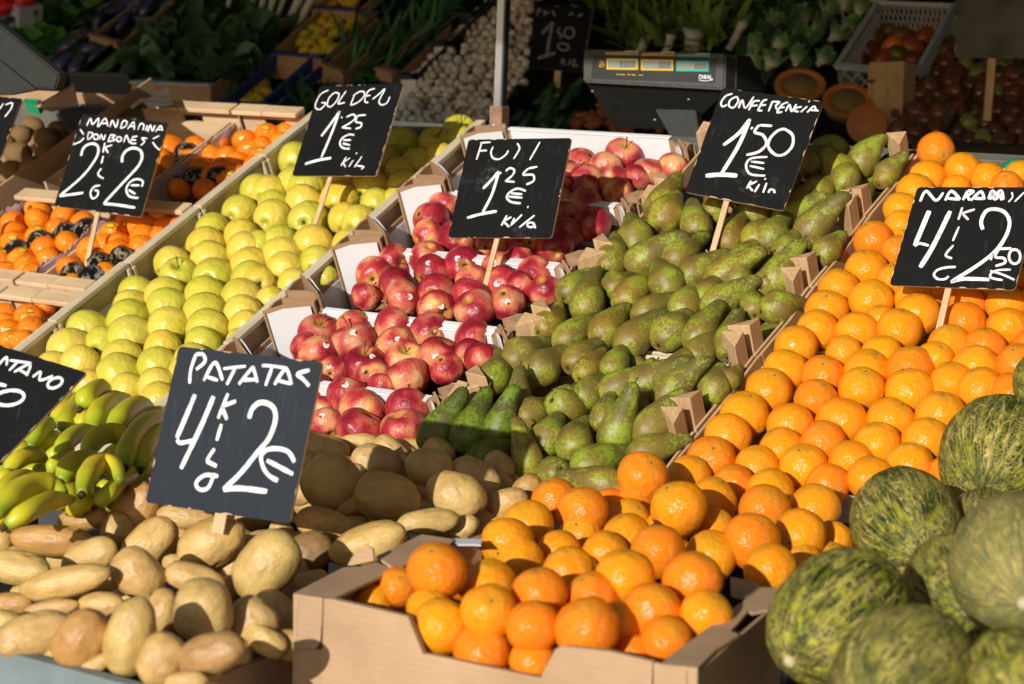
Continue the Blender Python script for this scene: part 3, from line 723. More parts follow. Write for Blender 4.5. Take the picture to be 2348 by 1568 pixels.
# ------------------------------------------------------------------ pole, scales
pb = D.at(1140, 322, 0); pb = CAM+ray(1142, 318)*((4.12)/ray(1142, 318).y)
pm = Matrix.Translation(Vector((pb.x, pb.y, pb.z)))
pole = empty('support_pole', pm, label='slim aluminium pole rising between the yellow and red apples', cat='pole')
box('metal_profile', -.010, .010, -.013, .013, .07, 1.1, M_STEEL, pole, bev=.002)
box('side_strip', .0101, .0125, -.008, .010, .07, 1.1, M_SCALED, pole, bev=0)  # thin dark strip on the pole's right face
for k in range(9): box('bolt_hole', .0126, .0132, -.003, .003, .12+k*.045*1.0, .129+k*.045, M_BLACKM, pole, bev=0)
box('bracket', -.016, .018, -.018, .016, -.25, .075, M_BRACK, pole, bev=.002)
vs, fs = lathe([(0, 0), (.005, 0), (.005, .003), (0, .004)], 10); o = ob('bolt', mk('bolt', vs, fs, M_STEEL), pole, Matrix.Translation(Vector((-.003, -.018, .03))) @ Matrix.Rotation(R(90), 4, 'X'))
class VP:
    """upright plane parallel to the stall front, at distance y"""
    def __init__(s, y, yaw=0, lean=0):
        a, b = R(yaw), R(lean); s.u = Vector((math.cos(a), math.sin(a), 0)); f = Vector((-math.sin(a), math.cos(a), 0))
        s.v = Vector((0, 0, 1))*math.cos(b)+f*math.sin(b); s.n = s.u.cross(s.v); s.y = y; s.p = Vector((0, y, CAMH))
    def at(s, x, y, off=0):
        r = ray(x, y); return CAM + r*((s.p-CAM).dot(s.n)/r.dot(s.n)) + s.n*off
def tq(c, r, x, y): return 586.75*c + x/4, 392*r + y/4
SP = VP(4.22, 0, 12)
def sp(x, y, off=0): return SP.at(*tq(2, 0, x, y), off)
o0 = sp(1300, 640); scl = empty('price_scale', Matrix.Translation(o0), label='grey electronic price scale head with three small displays', cat='scale')
def loc(pts): return [p-o0 for p in pts]
def plate(name, pts, off0, th, mat, parent, bev=0, shift=None):
    vs, fs = prism(loc([sp(x, y, off0) for x, y in pts]), SP.n*th); me = mk(name, vs, fs, mat)
    if bev: bevel_mesh(me, bev, 2)
    return ob(name, me, parent)
plate('housing', [(652, 448), (1955, 492), (1950, 822), (650, 752)], -.06, .06, M_SCALE, scl, .004)
plate('display_panel', [(745, 512), (1870, 540), (1862, 758), (728, 722)], .0005, .0015, M_SCALED, scl)
k = 0
for (x0, y0, x1, y1, m_, dg) in ((875, 540, 1163, 645, M_YFR, '0.000'), (1190, 548, 1485, 653, M_YFR, '0.00'), (1512, 560, 1812, 662, M_TFR, '0.00')):
    sk = 4
    fr = plate('display_frame', [(x0, y0), (x1, y0+sk), (x1, y1), (x0, y1-sk)], .0022, .002, m_, scl)
    plate('display', [(x0+14, y0+14), (x1-14, y0+sk+14), (x1-14, y1-14), (x0+14, y1-sk-14)], .0045, .0008, M_LCD, fr)
    quads = []
    xx = x1-30
    for ch in reversed(dg):
        if ch == '.': quads.append((xx+8, y1-30, xx+13, y1-24)); continue
        a, b, c, d = xx-22, y0+28, xx, y1-26
        quads += [(a, b, c, b+5), (a, d-5, c, d), (a, b, a+5, d), (c-5, b, c, d)]; xx -= 36
    vs, fs = [], []
    for (a, b, c, d) in quads:
        w2, f2 = prism(loc([sp(a, b, .0055), sp(c, b, .0055), sp(c, d, .0055), sp(a, d, .0055)]), SP.n*.0004); n0 = len(vs); vs += w2; fs += [tuple(i+n0 for i in f) for f in f2]
    dgo = ob('digits', mk('digits', vs, fs, M_LCDINK), fr); dgo['kind'] = 'thing'
for (x0, x1, y, m_) in ((862, 1162, 482, M_YFR), (1188, 1490, 490, M_YFR), (1512, 1818, 500, M_TFR)):
    tb_ = plate('tab_outline', [(x0, y), (x0+165, y-2), (x0+185, y-16), (x1, y-14), (x1, y+24), (x0, y+20)], .0005, .001, m_, scl)
    plate('tab_face', [(x0+6, y+6), (x0+168, y+4), (x0+190, y-8), (x1-6, y-6), (x1-6, y+18), (x0+6, y+14)], .0018, .0005, M_LCD, tb_)
def ribbon(strokes, proj, nrm, w, mat, name, parent, origin, th=.0004, tap=.75, jit=.12):
    """strokes: lists of survey points; each becomes a painted ribbon on the surface given by proj"""
    vs, fs = [], []
    for st in strokes:
        ww = w
        if isinstance(st, tuple): ww, st = st
        P_ = spline([proj(x, y) for x, y in st], 7); P_ = [q-origin for q in P_]; n_ = len(P_); b0 = len(vs)
        for i, q in enumerate(P_):
            t = (P_[min(i+1, n_-1)]-P_[max(i-1, 0)]).normalized(); s_ = t.cross(nrm).normalized()
            e = min(i, n_-1-i); k_ = ww/2*(tap + (1-tap)*min(1, e/2))*(1+jit*noise.noise(q*90))
            vs += [q - s_*k_ + nrm*th, q + s_*k_ + nrm*th]
        for i in range(n_-1): a = b0+2*i; fs.append((a, a+1, a+3, a+2))
    return ob(name, mk(name, vs, fs, mat), parent)
nS = SP.n
ribbon([[(1722, 690), (1722, 722)], [(1722, 690), (1744, 695), (1744, 717), (1722, 722)], [(1757, 692), (1755, 724)], [(1770, 692), (1768, 724)], [(1770, 692), (1786, 698), (1770, 707), (1788, 716), (1768, 724)],
        [(1796, 725), (1806, 692), (1818, 726)], [(1800, 714), (1814, 715)], [(1826, 694), (1825, 727), (1846, 728)]], lambda x, y: sp(x, y, .0022), nS, .0016, M_WINK, 'brand_lettering', scl, o0, tap=1, jit=0)
ribbon([[(1716, 735), (1780, 744), (1846, 734)]], lambda x, y: sp(x, y, .0022), nS, .0014, M_WINK, 'logo_swoosh', scl, o0, jit=0)
ribbon([[(803, 566), (853, 567)], [(806, 580), (850, 582)], [(803, 592), (858, 594)], [(805, 600), (803, 616)], [(803, 602), (816, 616)], [(816, 616), (817, 602)], [(836, 602), (824, 602), (823, 616), (834, 617)], [(840, 603), (856, 603)], [(848, 604), (847, 618)]],
       lambda x, y: sp(x, y, .0022), nS, .0011, M_YFR, 'net_lettering', scl, o0, jit=0)
ribbon([[(962, 680), (985, 690)], [(990, 684), (1010, 688)], [(1014, 682), (1040, 692)], [(1062, 683), (1088, 692)], [(1096, 684), (1138, 694)], [(1166, 690), (1180, 694)], [(1184, 688), (1206, 696)]], lambda x, y: sp(x, y, .0022), nS, .0016, M_YFR, 'range_lettering', scl, o0, jit=0)
ribbon([[(1114, 488), (1124, 500)], [(1128, 489), (1144, 500)], [(1400, 494), (1430, 502)], [(1436, 492), (1470, 502)], [(1768, 500), (1785, 510)], [(1790, 502), (1803, 510)]], lambda x, y: sp(x, y, .0026), nS, .0012, M_LCDINK, 'unit_lettering', scl, o0, jit=0)
bk = Vector((0, 1, 0))
SPB = VP(4.22+.27, 0, 12)
A, B = sp(652, 752), sp(1950, 823); C_, D_ = [SPB.at(*tq(2, 0, x, y)) for x, y in ((1605, 1190), (950, 1170))]
vsw = loc([A+bk*.012, B+bk*.012, C_, D_, A+bk*.17, B+bk*.17, C_+bk*.05, D_+bk*.05])
ob('underside_shell', mk('underside_shell', vsw, [(0, 1, 2, 3), (7, 6, 5, 4), (0, 4, 5, 1), (1, 5, 6, 2), (2, 6, 7, 3), (3, 7, 4, 0)], M_SCALE), scl)
A, B = sp(700, 455), sp(1962, 500); C_, D_ = sp(1952, 820), sp(700, 755)
vsw = loc([A+bk*.055, B+bk*.055, C_+bk*.055, D_+bk*.055, A+bk*.13, B+bk*.12, C_+bk*.22, D_+bk*.2])
ob('rear_cover', mk('rear_cover', vsw, [(0, 1, 2, 3), (7, 6, 5, 4), (0, 4, 5, 1), (1, 5, 6, 2), (2, 6, 7, 3), (3, 7, 4, 0)], M_SCALED), scl)
plate('column', [(1225, 960), (1598, 968), (1645, 1262), (1560, 2500), (1480, 2500), (1400, 1272)], -.075, .03, M_SCALED, scl, .002)
for (x, y) in ((720, 828), (1555, 880), (1245, 1068)): plate('screw', [(x-9, y-6), (x+9, y-6), (x+9, y+7), (x-9, y+7)], .0-.035 if x > 1000 else -.01, .0015, M_STEEL, scl)
# corner of a second scale head, far left
LP = VP(3.5, 0, 0); l0 = LP.at(60, 120)
s2 = empty('second_scale', Matrix.Translation(l0), label='tilted dark scale housing cut off by the upper left edge', cat='scale')
def l2(pts, off=0): return [LP.at(x/4, y/4, off)-l0 for x, y in pts]
vs, fs = prism(l2([(-700, -260), (0, 235), (545, 682), (505, 820), (330, 812), (0, 550), (-700, 60)]), bk*.03); me = mk('dark_side', vs, fs, M_SCALED); bevel_mesh(me, .004, 2); ob('housing', me, s2)
vs, fs = prism(l2([(-700, 130), (0, 555), (330, 818), (60, 870), (-700, 900)], .0), bk*.025); ob('lower_shell', mk('lower_shell', vs, fs, M_SCALED), s2)
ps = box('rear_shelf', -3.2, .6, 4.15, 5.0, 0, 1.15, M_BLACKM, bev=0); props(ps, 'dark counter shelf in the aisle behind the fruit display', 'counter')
# ------------------------------------------------------------------ price signs
def sign(base, corners, bottom_mid, lean, yaw, label, words, mat=M_CHALK, pmat=M_PAINT, name='price_sign', base_plane=D, base_h=.02, c=0, r=0, ydist=None, w=.0052, stickw=.011):
    """corners and words in the local detail grid of cell c, r (4 x survey)"""
    if ydist is None:
        bp = base_plane.at(*base, base_h); a, b = R(yaw), R(lean)
        u = Vector((math.cos(a), math.sin(a), 0)); f = Vector((-math.sin(a), math.cos(a), 0)); v = Vector((0, 0, 1))*math.cos(b)+f*math.sin(b)
    else:
        bp = CAM + ray(*base)*(ydist/ray(*base).y); u = Vector((1, 0, 0)); v = Vector((0, math.sin(R(lean)), math.cos(R(lean))))
    n_ = u.cross(v)
    if n_.dot(CAM-bp) < 0: n_ = -n_
    def pj(x, y, off=0):
        rr = ray(x, y); return CAM + rr*((bp-CAM).dot(n_)/rr.dot(n_)) + n_*off
    def pt(x, y): return pj(*tq(c, r, x, y))
    P_ = [pt(x, y) for x, y in corners]
    t = empty(name, Matrix.Translation(bp), label=label, cat='price sign')
    # board with clipped corners; a worn wooden edge shows round the painted face
    poly = []
    for i in range(4):
        q, a_, b_ = P_[i], P_[i-1], P_[(i+1) % 4]; cl = .006
        poly += [q+(a_-q).normalized()*cl, q+(a_-q).normalized()*cl*.3+(b_-q).normalized()*cl*.3, q+(b_-q).normalized()*cl]
    poly = [q-bp for q in poly]; vs, fs = prism(poly, -n_*.0045)
    ob('board', mk('board', vs, fs, [mat, M_STICK], mi=[0]+[1]*(len(fs)-1)), t)
    # chips in the paint along the rim
    cv, cf = [], []
    for i in range(4):
        a_, b_ = P_[i]-bp, P_[(i+1) % 4]-bp; L_ = (b_-a_).length; inn = ((P_[(i+2) % 4]-bp)-b_).normalized(); k = .012+random.random()*.02
        while k < L_-.015:
            ln = random.uniform(.003, .022); dp = random.uniform(.0006, .0022); d = (b_-a_).normalized()
            if random.random() < .33:
                q0 = a_+d*k; q1 = a_+d*(k+ln); m0 = len(cv)
                cv += [q0+n_*.0003, q1+n_*.0003, q1-d*ln*.3+inn*dp+n_*.0003, q0+d*ln*.25+inn*dp*.8+n_*.0003]; cf.append((m0, m0+1, m0+2, m0+3))
            k += ln+random.uniform(.002, .02)
    ch = ob('chipped_rim', mk('chipped_rim', cv, cf, M_STICK), t)
    if bottom_mid:
        top = pj(*bottom_mid)-bp; top2 = top+v*.05; d = v*-1; bt_ = top*0
        vs, fs = [], []
        s_ = u*stickw/2
        for q in (top2-n_*.006, Vector((0, 0, 0))-n_*.006-v*(.10 if base_plane is D else .0)):
            vs += [q-s_, q+s_, q+s_-n_*.004, q-s_-n_*.004]
        o = ob('stick', mk('stick', vs, [(0, 1, 2, 3), (7, 6, 5, 4), (0, 4, 5, 1), (1, 5, 6, 2), (2, 6, 7, 3), (3, 7, 4, 0)], M_STICK), t)
    for nm, ww, strokes in words: ribbon(strokes, pt, n_, ww, pmat, nm, t, bp)
    return t
def loop(cx, cy, rx, ry, rot=0, n_=9, a0=80, sweep=365):
    o_ = []
    for k in range(n_+1):
        th = R(a0+sweep*k/n_); x, y = rx*math.cos(th), -ry*math.sin(th); c_, s_ = math.cos(R(rot)), math.sin(R(rot)); o_.append((cx+x*c_+y*s_, cy-x*s_+y*c_))
    return o_
def sh(dx, dy, l): return [[(x+dx, y+dy) for x, y in s] for s in l]
K = 2347
sign((213, 545), [(755, 1042), (1545, 1125), (1290, 1992), (495, 1888)], (217, 485), 24, 8, 'black chalk sign for mandarins, two kilos for two euros', [
 ('lettering', .0036, [[(795, 1155), (830, 1088), (850, 1140), (905, 1085), (895, 1165)], [(905, 1165), (965, 1085), (990, 1160)], [(925, 1135), (985, 1130)], [(1010, 1165), (1030, 1105), (1065, 1168), (1085, 1095)],
  [(1105, 1175), (1130, 1110), (1165, 1120), (1150, 1160), (1105, 1178)], [(1170, 1185), (1225, 1120), (1232, 1190)], [(1185, 1160), (1230, 1158)], [(1265, 1190), (1290, 1135), (1320, 1150), (1310, 1195)], [(1335, 1200), (1352, 1150)],
  [(1355, 1210), (1378, 1148), (1400, 1202), (1420, 1150)], [(1425, 1210), (1472, 1155), (1492, 1200)], [(1440, 1188), (1485, 1190)]]),
 ('lettering', .0036, [[(815, 1212), (800, 1268)], [(808, 1212), (850, 1225), (830, 1268), (800, 1278)], loop(880, 1255, 22, 25), [(912, 1282), (928, 1235), (950, 1282), (968, 1235)],
  [(990, 1298), (1015, 1235)], [(1015, 1235), (1058, 1245), (1028, 1265), (1055, 1285), (988, 1300)], loop(1092, 1277, 22, 22), [(1135, 1308), (1160, 1242), (1192, 1308), (1222, 1248)], [(1262, 1250), (1218, 1262), (1202, 1312), (1250, 1316)],
  [(1215, 1285), (1248, 1284)], [(1352, 1270), (1302, 1268), (1325, 1300), (1290, 1335)]]),
 ('chalk_mark', .0036, [[(735, 1185), (768, 1235)], [(675, 1325), (735, 1300), (772, 1265)], [(1400, 1275), (1462, 1245)], [(1400, 1305), (1435, 1352), (1465, 1375)]]),
 ('numeral', .0062, [[(745, 1430), (760, 1370), (800, 1330), (860, 1318), (900, 1350), (895, 1420), (850, 1500), (790, 1580), (700, 1670), (545, 1798)], [(545, 1798), (650, 1785), (765, 1768)]]),
 ('numeral', .0066, [[(1120, 1490), (1125, 1430), (1165, 1378), (1230, 1358), (1290, 1385), (1302, 1450), (1270, 1520), (1205, 1595), (1110, 1695), (950, 1868)], [(950, 1868), (1080, 1880), (1240, 1905)]]),
 ('lettering', .0045, [[(962, 1310), (945, 1400)], [(1028, 1330), (958, 1355)], [(965, 1355), (992, 1402)], [(948, 1430), (930, 1500)], [(930, 1545), (900, 1590), (915, 1618), (950, 1638)], [(920, 1700), (862, 1715), (830, 1770), (850, 1820), (890, 1800), (900, 1755), (868, 1745)]]),
 ('euro_mark', .005, [[(1300, 1712), (1310, 1665), (1262, 1643), (1200, 1665), (1160, 1728), (1175, 1790), (1225, 1812), (1270, 1815)], [(1200, 1700), (1278, 1700)], [(1180, 1742), (1242, 1780)]])])
sign((737, 450), [(585, 790), (1352, 765), (1098, 1615), (328, 1612)], (752, 405), 24, -4, 'black chalk sign for golden apples, one euro twenty-five a kilo', [
 ('lettering', .0036, [[(665, 828), (600, 860), (560, 920), (545, 985), (590, 1003), (640, 950), (600, 942)], [(720, 850), (670, 900), (655, 965), (690, 978), (740, 925), (762, 862), (720, 850)], [(828, 835), (765, 925), (760, 952), (816, 940)],
  [(908, 862), (866, 966)], [(890, 880), (950, 842), (992, 845), (985, 892), (930, 942), (866, 968)], [(1092, 812), (1038, 830), (1008, 875), (1000, 932), (1030, 940)], [(1008, 880), (1050, 876)], [(1068, 912), (1130, 862), (1182, 818), (1130, 925), (1150, 962), (1200, 945), (1228, 888)]]),
 ('numeral', .0066, [[(600, 1250), (690, 1130), (768, 1020)], [(768, 1020), (695, 1220), (600, 1445)], [(450, 1505), (560, 1472), (690, 1450)]]),
 ('numeral', .0042, [[(780, 1080), (792, 1076)], [(830, 1075), (890, 1050), (912, 1082), (860, 1130), (788, 1170)], [(788, 1170), (872, 1180)], [(1008, 1055), (935, 1060)], [(935, 1060), (915, 1115), (965, 1130), (960, 1165), (912, 1182)]]),
 ('euro_mark', .0044, [[(902, 1240), (850, 1235), (790, 1270), (770, 1320), (800, 1358), (860, 1365)], [(800, 1285), (872, 1285)], [(795, 1315), (862, 1332)]]),
 ('lettering', .0036, [[(828, 1440), (780, 1522)], [(862, 1450), (798, 1490)], [(798, 1490), (822, 1532)], [(892, 1470), (852, 1530)], [(918, 1402), (926, 1410)], [(972, 1435), (902, 1535)], [(925, 1520), (988, 1530), (965, 1552)]])], c=1)
sign((1118, 605), [(1948, 1280), (2892, 1265), (2707, 2183), (1762, 2178)], (1136, 546), 20, 0, 'black chalk sign above the red apples, one euro twenty-five a kilo', [
 ('lettering', .0036, [[(2072, 1305), (2022, 1465)], [(2058, 1310), (2152, 1305)], [(2045, 1385), (2118, 1380)], [(2175, 1345), (2155, 1400), (2175, 1450), (2230, 1460), (2290, 1420), (2315, 1380)], [(2395, 1315), (2416, 1365), (2362, 1458)], [(2604, 1303), (2510, 1468)]]),
 ('numeral', .0062, [[(2082, 1730), (2160, 1650), (2228, 1572)], [(2228, 1572), (2165, 1780), (2080, 1945)], [(1935, 1998), (2070, 1962), (2208, 1938)]]),
 ('numeral', .0044, [[(2238, 1590), (2250, 1586)], [(2290, 1570), (2330, 1542), (2370, 1562), (2350, 1610), (2285, 1662)], [(2285, 1662), (2372, 1668)], [(2580, 1530), (2500, 1545)], [(2500, 1545), (2450, 1600), (2540, 1605), (2545, 1660), (2478, 1692)]]),
 ('euro_mark', .0046, [[(2475, 1752), (2400, 1730), (2330, 1762), (2300, 1810), (2340, 1852), (2428, 1865)], [(2340, 1772), (2442, 1782)], [(2318, 1802), (2442, 1814)]]),
 ('lettering', .0042, [[(2302, 1975), (2250, 2068)], [(2342, 1990), (2270, 2030)], [(2270, 2030), (2322, 2082)], [(2370, 2000), (2335, 2072)], [(2488, 1896), (2498, 1902)], [(2440, 1968), (2345, 2062)], [(2555, 1975), (2415, 2085)], loop(2520, 2062, 32, 22), [(2552, 2055), (2562, 2095)]])], c=1)
sign((1618, 580), [(1930, 805), (K+510, 932), (2487, 1933), (1586, 1760)], (1668, 462), 26, 12, 'black chalk sign for pears, one euro fifty a kilo', [
 ('lettering', .0038, [[(2022, 860), (1960, 882), (1918, 940), (1930, 978), (1972, 962)], [(2060, 885), (2000, 920), (1990, 970), (2030, 988), (2075, 930), (2060, 885)], [(2078, 992), (2112, 920), (2140, 992), (2218, 888)],
  [(2272, 925), (2215, 935), (2170, 1012)], [(2198, 972), (2252, 966)], [(2340, 915), (2300, 930), (2252, 1018)], [(2282, 968), (2330, 962)], [(2252, 1014), (2296, 1016)],
  [(2352, 1022), (2388, 932)], [(2380, 934), (2452, 938), (2418, 974), (2442, 1022)], [(2532, 938), (2478, 960), (2432, 1030), (2480, 1026)], [(2456, 988), (2500, 984)], [(2508, 1022), (2544, 960), (2564, 1022), (2608, 956)], [(2658, 980), (2608, 990), (2592, 1016), (2630, 1026)],
  [(2708, 975), (2646, 1030)], [(2720, 928), (2728, 934)], [(2706, 1032), (2768, 976), (2790, 1020)], [(2728, 1010), (2812, 1016)]]),
 ('numeral', .0076, [[(1938, 1332), (2080, 1222), (2182, 1092)], [(2182, 1092), (2080, 1330), (1920, 1595)], (.0088, [(1775, 1612), (1920, 1602), (2065, 1612)])]),
 ('numeral', .0056, [[(2192, 1172), (2206, 1180)], [(2384, 1155), (2265, 1148)], [(2265, 1148), (2225, 1212), (2300, 1240), (2332, 1320), (2262, 1392), (2148, 1422)], [(x+K, y) for x, y in [(150, 1182), (225, 1240), (222, 1340), (150, 1415), (70, 1420), (5, 1350), (20, 1270), (90, 1200), (155, 1182)]]]),
 ('euro_mark', .0044, [[(2342, 1440), (2200, 1452), (2150, 1500), (2155, 1562), (2200, 1602), (2322, 1612)], [(2190, 1482), (2312, 1496)], [(2180, 1522), (2312, 1550)]]),
 ('lettering', .0042, [[(2192, 1658), (2150, 1730)], [(2247, 1662), (2165, 1700)], [(2165, 1700), (2207, 1752)], [(2268, 1690), (2225, 1762)], [(2318, 1638), (2326, 1646)], [(2335, 1678), (2302, 1768)], [(2350, 1770), (2368, 1738), (2400, 1745), (2408, 1772)]])], c=2)
sign((2140, 775), [(1370, 147), (2500, 150), (2262, 1092), (1112, 1047)], (2172, 660), 22, 0, 'black chalk sign for oranges, four kilos for two euros fifty', [
 ('lettering', .0052, [[(1395, 280), (1450, 185), (1540, 270), (1608, 198)], [(1625, 272), (1682, 185), (1762, 262)], [(1640, 250), (1760, 262)], [(1788, 268), (1832, 180)], [(1832, 180), (1885, 190), (1832, 228), (1852, 270)], [(1860, 272), (1952, 190), (1985, 265)], [(1885, 250), (1985, 256)],
  (.009, [(2030, 262), (2060, 192), (2085, 250), (2130, 190), (2152, 268)]), (.003, [(2235, 195), (2242, 240), (2205, 285)]), (.003, [(2350, 195), (2262, 282)])]),
 ('numeral', .0088, [[(1480, 365), (1440, 460), (1345, 685)], (.005, [(1345, 690), (1390, 665), (1475, 685)]), [(1672, 368), (1560, 600), (1480, 750), (1395, 885)]]),
 ('lettering', .0042, [[(1782, 335), (1745, 448)], [(1897, 352), (1780, 388)], [(1780, 388), (1838, 448)], [(1752, 510), (1695, 642)], [(1702, 680), (1630, 770), (1688, 802)], [(1722, 880), (1640, 885), (1560, 905), (1522, 950), (1555, 990), (1620, 992), (1658, 965)]]),
 ('numeral', .0066, [[(1970, 538), (1955, 460), (2000, 370), (2080, 350), (2170, 380), (2215, 470), (2180, 600), (2080, 740), (1900, 880), (1675, 1018)], [(1675, 1018), (1800, 990), (2032, 996)]]),
 ('numeral', .0046, [[(2060, 750), (2042, 818)], [(2232, 710), (2120, 715)], [(2120, 715), (2085, 788), (2160, 800), (2172, 842), (2085, 872)], loop(2262, 785, 52, 66)]),
 ('euro_mark', .0038, [[(2226, 905), (2110, 910), (2045, 940), (2050, 980), (2155, 1002)], [(2038, 915), (2150, 950), (2262, 1000)]])], c=3, r=1)
sign((492, 1222), [(1640, 38), (2957, 186), (2652, 1664), (1332, 1470)], (500, 1178), 14, 2, 'slate grey sign for potatoes, four kilos for two euros', [
 ('lettering', .0056, [[(1802, 105), (1752, 250), (1740, 382)], [(1802, 112), (1862, 115), (1880, 180), (1800, 252)], [(1868, 358), (1972, 188), (2042, 352)], (.005, [(1900, 320), (2000, 352)]), (.0046, [(2048, 245), (2255, 222)]), [(2160, 235), (2080, 392)], [(2190, 388), (2322, 225)], [(2322, 225), (2362, 372)], [(2215, 348), (2345, 345)],
  (.0046, [(K+55, 215), (K+160, 222), (K+290, 242)]), [(K+150, 230), (K+88, 402)], [(K+170, 392), (K+275, 250), (K+328, 392)], (.005, [(K+200, 352), (K+325, 385)]), [(K+492, 258), (K+382, 292), (K+432, 340), (K+490, 405)]]),
 ('numeral', .0082, [[(1790, 480), (1720, 650), (1622, 880)], (.0064, [(1625, 890), (1655, 925), (1790, 900)]), [(1960, 498), (1850, 760), (1660, 1162)]]),
 ('lettering', .0062, [[(2092, 472), (2000, 702)], [(2165, 542), (2035, 592)], [(2035, 592), (2082, 712)], [(2032, 752), (1988, 905)], [(1968, 978), (1905, 1080), (1940, 1115), (1988, 1138)], [(2002, 1230), (1880, 1222), (1800, 1290), (1830, 1350), (1905, 1340), (1950, 1250), (1940, 1232)]]),
 ('numeral', .0078, [[(2285, 702), (2310, 620), (2370, 562), (K+95, 560), (K+165, 610), (K+178, 720), (K+120, 880), (K+0, 1030), (2200, 1210), (2048, 1352)], [(2048, 1352), (2200, 1342), (K+102, 1370)]]),
 ('euro_mark', .0066, [[(K+355, 1102), (K+300, 1010), (K+200, 978), (K+100, 990), (K+48, 1050), (K+68, 1150), (K+125, 1228), (K+202, 1272)], [(K+100, 1085), (K+342, 1212)]])], M_CHALKG, r=2, base_plane=FR, base_h=.02, stickw=.02)
sign((50, 1205), [(-120, -130+120), (795, 280), (0, 1105), (-900, 700)], None, 24, 6, 'black chalk sign for bananas tilted at the left edge', [
 ('lettering', .0042, [[(-20, 218), (60, 140), (62, 216)], [(90, 168), (290, 195)], [(165, 182), (85, 262)], [(130, 275), (275, 205), (245, 312)], [(170, 250), (262, 302)], [(300, 322), (372, 275), (368, 350), (488, 312)], loop(505, 375, 72, 42, 25)]),
 ('numeral', .0052, [[(-60, 375), (60, 402)], loop(88, 512, 135, 68, 8)])], r=2, base_plane=FR, base_h=.03)
sign((-60, 540), [(-700, 820), (205, 905), (0, 1455), (-900, 1380)], (-40, 480), 24, 8, 'black chalk sign cut off by the left edge above the kiwis', [
 ('lettering', .0036, [[(0, 1000), (32, 948)], [(50, 962), (112, 945), (100, 1000), (45, 1072)]])])
sign((1275, 205), [(205, 42), (742, 75), (640, 668), (152, 622)], (1275, 163), 10, 0, 'shaded black sign with faint chalk price left of the scale', [
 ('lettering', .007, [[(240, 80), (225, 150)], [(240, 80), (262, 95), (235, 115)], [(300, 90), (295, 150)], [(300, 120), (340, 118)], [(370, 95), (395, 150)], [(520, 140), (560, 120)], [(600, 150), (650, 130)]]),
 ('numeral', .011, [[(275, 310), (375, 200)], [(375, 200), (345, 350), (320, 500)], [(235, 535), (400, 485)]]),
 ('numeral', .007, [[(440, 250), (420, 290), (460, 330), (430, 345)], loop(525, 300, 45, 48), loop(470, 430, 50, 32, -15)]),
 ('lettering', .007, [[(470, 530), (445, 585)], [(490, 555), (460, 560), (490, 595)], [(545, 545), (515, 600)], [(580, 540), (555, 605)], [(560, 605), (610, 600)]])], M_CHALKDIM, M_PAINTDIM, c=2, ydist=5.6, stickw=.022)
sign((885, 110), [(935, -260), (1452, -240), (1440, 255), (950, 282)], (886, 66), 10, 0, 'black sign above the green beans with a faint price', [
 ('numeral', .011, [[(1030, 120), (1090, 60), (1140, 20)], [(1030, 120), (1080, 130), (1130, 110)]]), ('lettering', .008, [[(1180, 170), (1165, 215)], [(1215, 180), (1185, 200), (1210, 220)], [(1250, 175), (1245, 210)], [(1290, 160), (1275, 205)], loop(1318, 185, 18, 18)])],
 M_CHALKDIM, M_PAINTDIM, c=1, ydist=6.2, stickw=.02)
sign((1370, 150), [(745, 82), (1105, 95), (1135, 440), (735, 430)], None, 10, 0, 'small blank black board beside the faint price sign', [], M_CHALKDIM, c=2, ydist=5.8, name='blank_sign')
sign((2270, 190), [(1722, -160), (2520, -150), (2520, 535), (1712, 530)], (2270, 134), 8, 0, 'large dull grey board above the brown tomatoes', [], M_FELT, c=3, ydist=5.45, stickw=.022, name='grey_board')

# ------------------------------------------------------------------ oranges
Z = dict
crate_or = [(2145,345,42),(2207,392,42),(2265,412,40),(2337,402,34),(2127,408,41),(2097,440,43),(2192,432,32),(2307,428,36),(2065,480,40),(2065,520,38),(2002,552,45),(2055,578,38),(1985,618,47),(2050,645,42),
 (1922,662,46),(1997,690,50),(2097,685,45),(2102,722,51),(2145,672,32),(1895,712,48),(2018,735,36),(1875,757,48),(1965,762,48),(2062,757,51),(2217,697,44),(2307,699,46),(2210,742,50),(2310,752,47),(2347,645,28),(2258,672,28),
 (1825,797,50),(2175,792,49),(2257,797,47),(1935,812,42),(2022,815,47),(1800,850,50),(1887,862,48),(1987,852,52),(2087,847,54),(2145,823,42),(2237,842,52),(2332,838,50),(2182,880,50),(2247,895,53),(2320,905,50),
 (1762,899,54),(1870,919,50),(1975,894,53),(2085,899,56),(1706,952,55),(1812,979,54),(1930,969,58),(2042,966,54),(2155,954,57),(1668,1002,53),(1790,1030,50),(1887,1020,54),(2010,1020,53),(2122,1010,54),
 (1631,1057,57),(1735,1072,50),(1842,1072,54),(1950,1060,51),(2085,1067,53),(1997,1099,54),(2165,1085,38),(1897,1113,50),(2385,690,44),(2370,560,44),(2380,470,42),(2370,800,48),(2200,480,40),(2290,480,40),(2130,520,42),(2220,560,44),(2300,560,44),(2160,600,44),(2250,620,44),(2170,560,40)]
lst = []
for (x, y, r_) in crate_or:
    o = orange(x, y, r_, .0 if y > 450 else .005); lst.append((o, 'orange')); o['group'] = 'oranges in the wooden crates'
rows_label(lst, D, 'in the wooden crates', .06)
BX = Plane(CAM + ray(1085, 1440)*2.5, 4)
_fl, _fr = BX.at(672, 1361), BX.at(1598, 1531)
